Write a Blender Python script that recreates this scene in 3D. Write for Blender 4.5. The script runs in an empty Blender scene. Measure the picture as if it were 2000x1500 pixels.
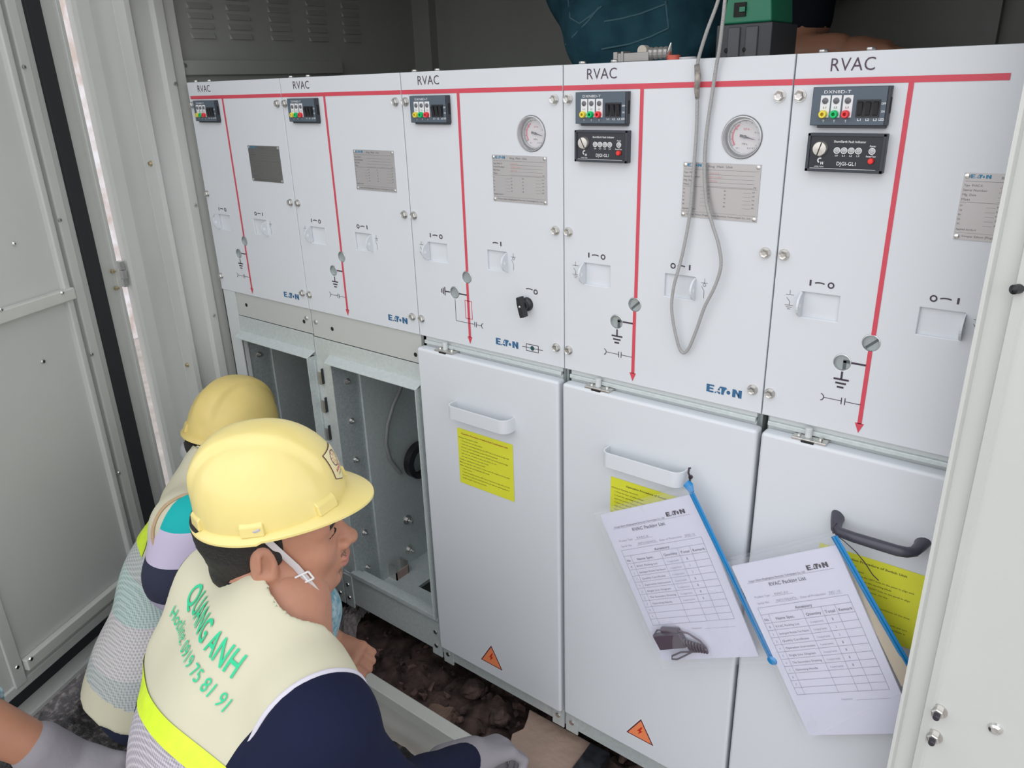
import bpy, bmesh, math, random
import numpy as np
from mathutils import Vector, Matrix
random.seed(7)
scene = bpy.context.scene
COL = scene.collection

# ------------------------------------------------------------------ camera
R_CAM = np.array([[0.78697851, 0.61630182, -0.02892889],
                  [0.20381635, -0.30394402, -0.93063254],
                  [-0.5823433, 0.72649163, -0.3648098]])
C_CAM = np.array([1.75789217, -1.02905894, 1.37505377])
FPX = 1495.0
cam_d = bpy.data.cameras.new('camera')
cam_d.sensor_width = 36; cam_d.lens = FPX * 36 / 2000; cam_d.clip_start = .02; cam_d.clip_end = 200
cam = bpy.data.objects.new('camera', cam_d); COL.objects.link(cam)
m = Matrix.Identity(4)
for i in range(3):
    m[i][0] = R_CAM[0][i]; m[i][1] = -R_CAM[1][i]; m[i][2] = -R_CAM[2][i]; m[i][3] = C_CAM[i]
cam.matrix_world = m
scene.camera = cam

# ------------------------------------------------------------------ world, sun, exposure
w = bpy.data.worlds.new('world'); scene.world = w; w.use_nodes = True
nt = w.node_tree; bg = nt.nodes['Background']
tc = nt.nodes.new('ShaderNodeTexCoord'); sp = nt.nodes.new('ShaderNodeSeparateXYZ'); cr_ = nt.nodes.new('ShaderNodeValToRGB')
nt.links.new(tc.outputs['Generated'], sp.inputs[0]); nt.links.new(sp.outputs['Z'], cr_.inputs[0]); nt.links.new(cr_.outputs[0], bg.inputs[0])
cr_.color_ramp.elements[0].position = 0.0; cr_.color_ramp.elements[0].color = (1, 1, 1, 1)
cr_.color_ramp.elements[1].position = .8; cr_.color_ramp.elements[1].color = (.74, .76, .80, 1)
bg.inputs[1].default_value = 1.55
sun_d = bpy.data.lights.new('sun', 'SUN'); sun_d.energy = .35; sun_d.angle = math.radians(50); sun_d.color = (1, .985, .96)
sun = bpy.data.objects.new('sun', sun_d); COL.objects.link(sun)
sun.rotation_euler = Vector((-.12, .62, -.78)).to_track_quat('-Z', 'Y').to_euler()
scene.view_settings.view_transform = 'Standard'; scene.view_settings.look = 'None'
scene.view_settings.gamma = 1; scene.view_settings.exposure = 0.22; scene.view_settings.use_curve_mapping = False

def at(px, py, X=None, Y=None, Z=None, t=None):
    """point of the place seen at a pixel of the 2000x1500 photograph, on a plane or at a depth"""
    d = R_CAM.T @ np.array([(px - 1000) / FPX, (py - 750) / FPX, 1.])
    if X is not None: t = (X - C_CAM[0]) / d[0]
    elif Y is not None: t = (Y - C_CAM[1]) / d[1]
    elif Z is not None: t = (Z - C_CAM[2]) / d[2]
    return Vector(C_CAM + d * t)

# ------------------------------------------------------------------ materials
MATS = {}
def mat(name, col=(.8, .8, .8), rough=.5, metal=0., bump=0., bscale=60., var=0., vscale=8., col2=None, spec=.5, alpha=1., trans=0., coat=0., mode='noise', thr=None, sss=0.):
    if name in MATS: return MATS[name]
    m = bpy.data.materials.new(name); m.use_nodes = True
    n = m.node_tree; b = n.nodes['Principled BSDF']
    b.inputs['Base Color'].default_value = (*col, 1); b.inputs['Roughness'].default_value = rough
    b.inputs['Metallic'].default_value = metal; b.inputs['Specular IOR Level'].default_value = spec
    b.inputs['Alpha'].default_value = alpha; b.inputs['Transmission Weight'].default_value = trans
    b.inputs['Coat Weight'].default_value = coat
    if sss:
        b.inputs['Subsurface Weight'].default_value = sss; b.inputs['Subsurface Radius'].default_value = (.02, .008, .004); b.inputs['Subsurface Scale'].default_value = .3
    tcn = n.nodes.new('ShaderNodeTexCoord')
    if var or col2:
        if mode == 'voronoi':
            t = n.nodes.new('ShaderNodeTexVoronoi'); t.inputs['Scale'].default_value = vscale; out = t.outputs['Color']
            s = n.nodes.new('ShaderNodeSeparateColor'); n.links.new(out, s.inputs[0]); out = s.outputs[0]
        elif mode == 'dots':
            t = n.nodes.new('ShaderNodeTexVoronoi'); t.inputs['Scale'].default_value = vscale; t.inputs['Randomness'].default_value = 0.; out = t.outputs['Distance']
        elif mode == 'wave':
            t = n.nodes.new('ShaderNodeTexWave'); t.inputs['Scale'].default_value = vscale; t.inputs['Distortion'].default_value = 0; out = t.outputs['Fac']
        else:
            t = n.nodes.new('ShaderNodeTexNoise'); t.inputs['Scale'].default_value = vscale; t.inputs['Detail'].default_value = 6; out = t.outputs['Fac']
        n.links.new(tcn.outputs['Object'], t.inputs['Vector'])
        r = n.nodes.new('ShaderNodeValToRGB'); n.links.new(out, r.inputs[0])
        lo, hi = thr or ((.35, .65) if mode == 'noise' else (0., 1.))
        r.color_ramp.elements[0].position = lo; r.color_ramp.elements[1].position = hi
        c2 = col2 if col2 else tuple(min(1, c * (1 + var)) for c in col)
        c1 = col if col2 else tuple(c * (1 - var) for c in col)
        r.color_ramp.elements[0].color = (*c1, 1); r.color_ramp.elements[1].color = (*c2, 1)
        n.links.new(r.outputs[0], b.inputs['Base Color'])
    if bump:
        t = n.nodes.new('ShaderNodeTexNoise'); t.inputs['Scale'].default_value = bscale; t.inputs['Detail'].default_value = 5
        n.links.new(tcn.outputs['Object'], t.inputs['Vector'])
        bp = n.nodes.new('ShaderNodeBump'); bp.inputs['Strength'].default_value = bump; bp.inputs['Distance'].default_value = .01
        n.links.new(t.outputs['Fac'], bp.inputs['Height']); n.links.new(bp.outputs[0], b.inputs['Normal'])
    MATS[name] = m
    return m
WHITE = mat('white powder coat', (.66, .69, .73), .38, bump=.02, bscale=300)
WHITE2 = mat('grey white powder coat', (.60, .63, .64), .42, bump=.02, bscale=300)
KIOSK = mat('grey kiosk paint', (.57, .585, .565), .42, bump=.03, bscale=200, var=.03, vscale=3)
KIOSK_SHADE = mat('kiosk paint in inside shade', (.34, .35, .33), .5, bump=.03, bscale=200, var=.05, vscale=3)  # same kiosk paint, darkened: the shade under the roof is in its colour
SILLW = mat('light kiosk frame paint', (.60, .61, .57), .4, var=.04, vscale=10)
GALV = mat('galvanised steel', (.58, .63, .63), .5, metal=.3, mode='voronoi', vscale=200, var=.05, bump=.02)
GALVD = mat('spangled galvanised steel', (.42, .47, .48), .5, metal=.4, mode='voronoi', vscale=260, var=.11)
STEEL = mat('zinc plated bolt steel', (.62, .61, .59), .3, metal=.9)
BRASS = mat('yellow zinc bolt', (.60, .50, .33), .35, metal=.85)
CHROME = mat('bright steel', (.75, .75, .74), .18, metal=1.)
PLATE = mat('brushed nameplate metal', (.50, .485, .49), .42, metal=.55)
PLATED = mat('dark reflecting nameplate metal', (.28, .28, .275), .32, metal=.8)
RED = mat('red print', (.62, .065, .10), .45)
INK = mat('black print', (.05, .035, .055), .5)
BLUE = mat('blue logo print', (.035, .13, .27), .45)
BLUEP = mat('nameplate blue print', (.04, .22, .38), .5)
INKP = mat('nameplate print', (.13, .125, .13), .5)
REDP = mat('stamped red print', (.6, .33, .30), .6)
IND = mat('indicator face blue grey', (.085, .115, .15), .45)
INDK = mat('indicator housing', (.035, .042, .055), .4)
BLK = mat('black plastic', (.016, .017, .021), .35)
BLKM = mat('matt black', (.006, .006, .007), .7)
WPR = mat('white print', (.75, .76, .78), .5)
LAMP = mat('unlit grey lamp', (.13, .13, .15), .3)
LEDW = mat('clear lamp lens', (.45, .46, .48), .25)
YEL = mat('yellow socket plastic', (.80, .66, .07), .35)
GRN = mat('green socket plastic', (.0, .52, .16), .35)
REDB = mat('red socket plastic', (.78, .05, .06), .35)
BUTTON = mat('red button plastic', (.80, .035, .03), .35)
DISC = mat('grey indicator disc', (.38, .42, .43), .4, metal=.35)
DARKBAR = mat('dark indicator bar', (.09, .11, .12), .5)
DIAL = mat('gauge dial white', (.66, .64, .66), .4)
RIM = mat('gauge rim', (.52, .54, .56), .25, metal=.6)
PINK = mat('gauge red arc', (.62, .10, .16), .5)
YLAB = mat('yellow label paper', (.72, .73, .045), .5, var=.03, vscale=20)
YTXT = mat('label print brown', (.16, .15, .03), .6)
YTTL = mat('label title print', (.42, .13, .04), .6)
ORG = mat('warning triangle orange', (.86, .25, .10), .5)
TRIK = mat('warning triangle border', (.11, .03, .055), .5)
PAPER = mat('printed paper white', (.66, .67, .80), .6)
CARD = mat('brown folded card', (.48, .41, .30), .7)
FAINT = mat('faint toner', (.36, .36, .44), .6)
MIDT = mat('grey toner', (.20, .20, .25), .6)
ZIP = mat('blue zip plastic', (.012, .22, .52), .3, coat=.3)
FILM = mat('clear bag film', (.85, .87, .95), .12, alpha=.09, spec=.8)
FILM2 = mat('clear gauge cover', (.9, .9, .92), .08, alpha=.16, spec=.8)
TIE = mat('black cable tie', (.03, .02, .03), .4)
HANDK = mat('dark grey plastic handle', (.055, .055, .075), .32)
GASK = mat('black rubber gasket', (.018, .021, .025), .7)
HELM = mat('yellow helmet plastic', (.80, .67, .25), .30, coat=.25, var=.03, vscale=9)
HELM2 = mat('faded yellow helmet plastic', (.70, .55, .19), .45, var=.07, vscale=12)
SKIN = mat('skin', (.47, .225, .145), .5, sss=.15, var=.08, vscale=28)
SKIND = mat('tanned skin', (.42, .20, .125), .5, sss=.1, var=.06, vscale=25)
LIP = mat('lips', (.42, .16, .13), .45)
HAIR = mat('black hair', (.012, .010, .010), .55, bump=.9, bscale=260)
EYEW = mat('eye white', (.62, .58, .55), .25)
EYEK = mat('dark iris', (.02, .012, .01), .15)
VEST = mat('cream vest fabric', (.60, .575, .435), .85, bump=.06, bscale=30, var=.03, vscale=6, spec=.15)
VMESH = mat('lavender mesh fabric', (.30, .28, .32), .9, col2=(.56, .53, .57), mode='dots', vscale=230, thr=(.35, .65), spec=.15)
VMESH2 = mat('grey green mesh fabric', (.31, .35, .345), .9, col2=(.52, .55, .54), mode='dots', vscale=190, thr=(.3, .6), spec=.15)
NEON = mat('neon yellow reflective band', (.66, .88, .03), .45, var=.05, vscale=60)
GTXT = mat('green vest print', (.02, .56, .27), .6)
TRIMW = mat('lavender vest edging', (.62, .60, .68), .7)
TRIMT = mat('tan vest edging', (.52, .36, .22), .7)
NAVY = mat('navy knit sleeve', (.010, .013, .038), .85, bump=.1, bscale=40, spec=.15)
NAVY2 = mat('dark navy trousers', (.022, .028, .055), .85, bump=.15, bscale=25, spec=.15)
LAV = mat('lavender sleeve', (.56, .50, .66), .8, spec=.15)
TEAL = mat('teal shoulder panel', (.0, .42, .42), .8)
DENIML = mat('light blue denim', (.16, .33, .42), .85, col2=(.42, .55, .60), vscale=90, thr=(.4, .62), spec=.15)
DENIM = mat('dark blue denim', (.018, .060, .088), .9, col2=(.030, .095, .13), vscale=22, bump=.25, bscale=35, spec=.15)
STITCH = mat('denim stitching', (.07, .16, .20), .8)
BLKS = mat('black shirt cloth', (.010, .013, .02), .9, bump=.3, bscale=18, spec=.15)
GLOVE = mat('grey knit glove', (.27, .255, .28), .9, bump=.15, bscale=60, spec=.15)
STRAP = mat('printed chin strap', (.56, .53, .54), .8)
CABLE = mat('grey cable sheath', (.38, .38, .38), .5, bump=.3, bscale=500)
SPLICE = mat('worn splice sleeve', (.30, .27, .25), .7, var=.5, vscale=90)
DGRN = mat('green tool plastic', (.015, .20, .11), .4)
DRK = mat('dark battery plastic', (.045, .048, .055), .45)
TOOLG = mat('grey tool metal', (.36, .35, .34), .4, metal=.5)
SOIL = mat('dark brown soil', (.045, .030, .026), .95, col2=(.15, .10, .085), vscale=30, bump=.9, bscale=45, thr=(.38, .7))
GROUND = mat('outdoor ground', (.34, .31, .29), .95, col2=(.48, .44, .41), vscale=9, bump=.6, bscale=30)
ROCK = mat('broken brick lump', (.16, .10, .085), .95, bump=.7, bscale=60, var=.35, vscale=40)
SLAB = mat('pinkish mortar slab', (.40, .29, .235), .9, bump=.3, bscale=50, var=.08, vscale=12)
RAG = mat('grey white rag', (.36, .32, .32), .9, bump=.5, bscale=20)
TAR = mat('black tarred gravel', (.02, .018, .02), .6, col2=(.16, .14, .14), vscale=60, bump=.8, bscale=70, thr=(.5, .72))
WALLO = mat('pale outdoor wall', (.62, .52, .48), .9, col2=(.85, .84, .88), vscale=7, thr=(.4, .6))

# ------------------------------------------------------------------ mesh builder
class MB:
    def __init__(s): s.v = []; s.f = []; s.m = []; s.mats = []
    def mi(s, m):
        if m not in s.mats: s.mats.append(m)
        return s.mats.index(m)
    def add(s, vs, fs, m):
        o = len(s.v); s.v += [tuple(v) for v in vs]; k = s.mi(m)
        for f in fs: s.f.append(tuple(i + o for i in f)); s.m.append(k)
        return s
    def box(s, lo, hi, m, M=None):
        x0, y0, z0 = lo; x1, y1, z1 = hi
        vs = [Vector(p) for p in ((x0, y0, z0), (x1, y0, z0), (x1, y1, z0), (x0, y1, z0), (x0, y0, z1), (x1, y0, z1), (x1, y1, z1), (x0, y1, z1))]
        if M is not None: vs = [M @ v for v in vs]
        return s.add(vs, [(0, 3, 2, 1), (4, 5, 6, 7), (0, 1, 5, 4), (1, 2, 6, 5), (2, 3, 7, 6), (3, 0, 4, 7)], m)
    def cyl(s, a, b, r, m, n=20, r2=None, M=None):
        a = Vector(a); b = Vector(b); d = (b - a).normalized()
        q = d.orthogonal().normalized(); p = d.cross(q); r2 = r if r2 is None else r2
        vs = []
        for c, rr in ((a, r), (b, r2)):
            for i in range(n):
                t = 2 * math.pi * i / n; vs.append(c + (q * math.cos(t) + p * math.sin(t)) * rr)
        if M is not None: vs = [M @ v for v in vs]
        fs = [(i, (i + 1) % n, n + (i + 1) % n, n + i) for i in range(n)] + [tuple(range(n - 1, -1, -1)), tuple(range(n, 2 * n))]
        return s.add(vs, fs, m)
    def lathe(s, c, axis, prof, m, n=28):
        """prof: list of (radius, distance along axis)"""
        c = Vector(c); d = Vector(axis).normalized(); q = d.orthogonal().normalized(); p = d.cross(q)
        vs = []
        for r, h in prof:
            for i in range(n):
                t = 2 * math.pi * i / n; vs.append(c + d * h + (q * math.cos(t) + p * math.sin(t)) * max(r, 1e-5))
        fs = []
        for k in range(len(prof) - 1):
            for i in range(n):
                fs.append((k * n + i, k * n + (i + 1) % n, (k + 1) * n + (i + 1) % n, (k + 1) * n + i))
        return s.add(vs, fs, m)
    def tube(s, pts, r, m, n=10, caps=True, flat=None):
        pts = [Vector(p) for p in pts]; vs = []; N = len(pts); up = None
        for k, p in enumerate(pts):
            d = (pts[min(k + 1, N - 1)] - pts[max(k - 1, 0)]).normalized()
            if up is None: up = d.orthogonal().normalized() if flat is None else (Vector(flat) - d * Vector(flat).dot(d)).normalized()
            else: up = (up - d * up.dot(d)).normalized()
            q = d.cross(up); rr = r[k] if isinstance(r, (list, tuple)) else r
            ru, rq = (rr, rr) if not isinstance(rr, (list, tuple)) else rr
            for i in range(n):
                t = 2 * math.pi * i / n; vs.append(p + up * math.cos(t) * ru + q * math.sin(t) * rq)
        fs = []
        for k in range(N - 1):
            for i in range(n): fs.append((k * n + i, k * n + (i + 1) % n, (k + 1) * n + (i + 1) % n, (k + 1) * n + i))
        if caps: fs += [tuple(range(n - 1, -1, -1)), tuple(range((N - 1) * n, N * n))]
        return s.add(vs, fs, m)
    def prism(s, poly, z0, z1, m, M=None, tri=True):
        """poly in local xy, extruded along local z"""
        n = len(poly); vs = [Vector((x, y, z0)) for x, y in poly] + [Vector((x, y, z1)) for x, y in poly]
        if M is not None: vs = [M @ v for v in vs]
        return s.add(vs, [(i, (i + 1) % n, n + (i + 1) % n, n + i) for i in range(n)] + [tuple(range(n - 1, -1, -1)), tuple(range(n, 2 * n))], m)
    def profile(s, pts, z0, z1, th, m):
        """vertical sheet following a plan polyline, thickness th"""
        P = [Vector((x, y, 0)) for x, y in pts]; L = []; N = len(P)
        for k in range(N):
            d0 = (P[k] - P[k - 1]).normalized() if k else (P[1] - P[0]).normalized()
            d1 = (P[k + 1] - P[k]).normalized() if k < N - 1 else d0
            n0 = Vector((-d0.y, d0.x, 0)); n1 = Vector((-d1.y, d1.x, 0)); nn = (n0 + n1).normalized()
            L.append(P[k] + nn * th / max(.3, nn.dot(n0)))
        vs = []
        for z in (z0, z1):
            vs += [(p.x, p.y, z) for p in P] + [(p.x, p.y, z) for p in L]
        fs = []
        A = lambda side, top, k: top * 2 * N + side * N + k
        for k in range(N - 1):
            fs += [(A(0, 0, k), A(0, 0, k + 1), A(0, 1, k + 1), A(0, 1, k)), (A(1, 0, k + 1), A(1, 0, k), A(1, 1, k), A(1, 1, k + 1)),
                   (A(0, 1, k), A(0, 1, k + 1), A(1, 1, k + 1), A(1, 1, k)), (A(0, 0, k + 1), A(0, 0, k), A(1, 0, k), A(1, 0, k + 1))]
        fs += [(A(0, 0, 0), A(0, 1, 0), A(1, 1, 0), A(1, 0, 0)), (A(0, 0, N - 1), A(1, 0, N - 1), A(1, 1, N - 1), A(0, 1, N - 1))]
        return s.add(vs, fs, m)
    def build(s, name, parent=None, bevel=0., smooth=False, loc=None, sub=0, fix=True):
        me = bpy.data.meshes.new(name)
        off = Vector(loc) if loc is not None else Vector((0, 0, 0))
        me.from_pydata([(v[0] - off[0], v[1] - off[1], v[2] - off[2]) for v in s.v] if loc is not None else s.v, [], s.f)
        for m in s.mats: me.materials.append(m)
        me.polygons.foreach_set('material_index', s.m)
        if fix:
            bm = bmesh.new(); bm.from_mesh(me); bmesh.ops.recalc_face_normals(bm, faces=bm.faces); bm.to_mesh(me); bm.free()
        if smooth: me.polygons.foreach_set('use_smooth', [True] * len(me.polygons))
        me.update()
        o = bpy.data.objects.new(name, me); COL.objects.link(o)
        if loc is not None: o.location = off
        if parent is not None: attach(o, parent)
        if bevel:
            b = o.modifiers.new('bevel', 'BEVEL'); b.width = bevel; b.segments = 3; b.limit_method = 'ANGLE'; b.angle_limit = math.radians(40)
            me.polygons.foreach_set('use_smooth', [True] * len(me.polygons)) if smooth else None
            wn = o.modifiers.new('wn', 'WEIGHTED_NORMAL') if smooth else None
        elif smooth:
            me.set_sharp_from_angle(angle=math.radians(45)) if hasattr(me, 'set_sharp_from_angle') else None
        if sub:
            b = o.modifiers.new('sub', 'SUBSURF'); b.levels = sub; b.render_levels = sub
        return o

WPOS = {}
def wpos(o):
    p = Vector(o.location)
    while o.parent is not None:
        o = o.parent; p = p + Vector(o.location)
    return p
def attach(o, parent):
    """parent without moving (every parent here is only translated)"""
    o.location = Vector(o.location) - wpos(parent)
    o.parent = parent
def tag(o, label=None, cat=None, group=None, kind=None):
    if label: o['label'] = label
    if cat: o['category'] = cat
    if group: o['group'] = group
    if kind: o['kind'] = kind
    return o
def thing(name, loc, label, cat, group=None):
    o = bpy.data.objects.new(name, None); COL.objects.link(o); o.location = loc; o.empty_display_size = .05
    return tag(o, label, cat, group)
def copy_obj(src, loc, parent):
    """a copy sharing the mesh, at world position loc under parent, with copies of its children"""
    c = src.copy(); COL.objects.link(c); c.parent = None; c.location = loc; c.matrix_parent_inverse = Matrix.Identity(4)
    if parent is not None: attach(c, parent)
    for ch in src.children:
        g = ch.copy(); COL.objects.link(g); g.parent = c; g.location = ch.location
    return c

# ------------------------------------------------------------------ text and 2D shapes
_TXT = {}
def text2d(body, bold=0.):
    key = (body, bold)
    if key in _TXT: return _TXT[key]
    cu = bpy.data.curves.new('t', 'FONT'); cu.body = body; cu.size = 1; cu.offset = bold; cu.resolution_u = 3; cu.space_character = 1.05
    o = bpy.data.objects.new('t', cu); COL.objects.link(o)
    dg = bpy.context.evaluated_depsgraph_get(); me = bpy.data.meshes.new_from_object(o.evaluated_get(dg))
    vs = np.array([v.co[:2] for v in me.vertices]); fs = [tuple(p.vertices) for p in me.polygons]
    bpy.data.objects.remove(o); bpy.data.curves.remove(cu); bpy.data.meshes.remove(me)
    lo = vs[:, 0].min(); hi = vs[:, 0].max()
    _TXT[key] = (vs, fs, lo, hi)
    return _TXT[key]
def text(mb, body, pos, h, w, m, bold=0., place=None):
    """pos: lower-left of the writing (u, v); h cap height; w total width (None keeps the font's). place maps (u, v) to the world"""
    vs, fs, lo, hi = text2d(body, bold)
    sy = h / .72; sx = sy if w is None else w / (hi - lo)
    out = [place(pos[0] + (x - lo) * sx, pos[1] + y * sy) for x, y in vs]
    mb.add(out, fs, m)
def flat(mb, poly, m, place):
    mb.add([place(u, v) for u, v in poly], [tuple(range(len(poly)))], m)
def rect(mb, u0, v0, u1, v1, m, place): flat(mb, [(u0, v0), (u1, v0), (u1, v1), (u0, v1)], m, place)
def line(mb, a, b, wd, m, place):
    a = Vector(a); b = Vector(b); d = (b - a).normalized(); n = Vector((-d.y, d.x)) * wd / 2
    flat(mb, [a - n, b - n, b + n, a + n], m, place)
def ring(mb, c, r, wd, m, place, a0=0, a1=360, n=22, ry=None):
    ry = ry or r
    vs = []; full = a1 - a0 >= 360; k = n if full else n + 1
    for i in range(k):
        t = math.radians(a0 + (a1 - a0) * i / n); cx, sy = math.cos(t), math.sin(t)
        vs += [place(c[0] + (r - wd / 2) * cx, c[1] + (ry - wd / 2) * sy), place(c[0] + (r + wd / 2) * cx, c[1] + (ry + wd / 2) * sy)]
    fs = [(2 * i, 2 * i + 1, (2 * i + 3) % (2 * k), (2 * i + 2) % (2 * k)) for i in range(n)]
    mb.add(vs, fs, m)
def disc(mb, c, r, m, place, n=20): flat(mb, [(c[0] + r * math.cos(2 * math.pi * i / n), c[1] + r * math.sin(2 * math.pi * i / n)) for i in range(n)], m, place)
def logo(mb, u, v, wd, h, m, place):
    """the maker's mark as printed: E, a sliver for A, T, a dot and N"""
    k = wd; P_ = lambda pts: flat(mb, [(u + x * k, v + y * h) for x, y in pts], m, place)
    P_([(0, 0), (.09, 0), (.09, 1), (0, 1)]); P_([(.09, 0), (.21, 0), (.21, .2), (.09, .2)]); P_([(.09, .4), (.20, .4), (.20, .6), (.09, .6)]); P_([(.09, .8), (.22, .8), (.22, 1), (.09, 1)])
    P_([(.235, 0), (.27, 0), (.30, .2), (.25, .2)]); P_([(.29, .28), (.36, .0), (.40, .0), (.40, .28)]); P_([(.32, .45), (.38, .45), (.38, .95)])
    P_([(.385, .78), (.59, .78), (.56, 1), (.385, 1)]); P_([(.43, 0), (.50, 0), (.505, .25), (.53, .6), (.56, .78), (.43, .78)])
    disc(mb, (u + .63 * k, v + .42 * h), .055 * k, m, place, 12)
    P_([(.74, 0), (.83, 0), (.83, 1), (.74, 1)]); P_([(.91, 0), (1, 0), (1, 1), (.91, 1)]); P_([(.83, 1), (.83, .6), (.93, 0), (.93, .42)])
def plate_with_holes(outline, holes, th, bevel, M, mats, name, parent):
    """flat plate with real holes: a filled 2D curve, extruded, turned into a mesh"""
    cu = bpy.data.curves.new('c', 'CURVE'); cu.dimensions = '2D'; cu.fill_mode = 'BOTH'; cu.extrude = th / 2 - bevel; cu.bevel_depth = bevel; cu.bevel_resolution = 2; cu.offset = -bevel
    for pts in [outline] + holes:
        s = cu.splines.new('POLY'); s.points.add(len(pts) - 1); s.use_cyclic_u = True
        for i, (x, y) in enumerate(pts): s.points[i].co = (x, y, 0, 1)
    o = bpy.data.objects.new('c', cu); COL.objects.link(o)
    me = bpy.data.meshes.new_from_object(o.evaluated_get(bpy.context.evaluated_depsgraph_get()))
    bpy.data.objects.remove(o); bpy.data.curves.remove(cu)
    me.transform(M); me.materials.clear()
    for m in mats: me.materials.append(m)
    me.polygons.foreach_set('material_index', [0] * len(me.polygons))
    me.polygons.foreach_set('use_smooth', [False] * len(me.polygons))
    ob = bpy.data.objects.new(name, me); COL.objects.link(ob); me.name = name
    if parent is not None: attach(ob, parent)
    return ob
def circ(cx, cy, r, n=24): return [(cx + r * math.cos(2 * math.pi * i / n), cy - r * math.sin(2 * math.pi * i / n)) for i in range(n)]
def FACE(x0, y, z0=1.4):
    """(u, v) on a plane Y = y, u right, v up (v measured from z0)"""
    return lambda u, v: (x0 + u, y, z0 + v)

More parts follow.
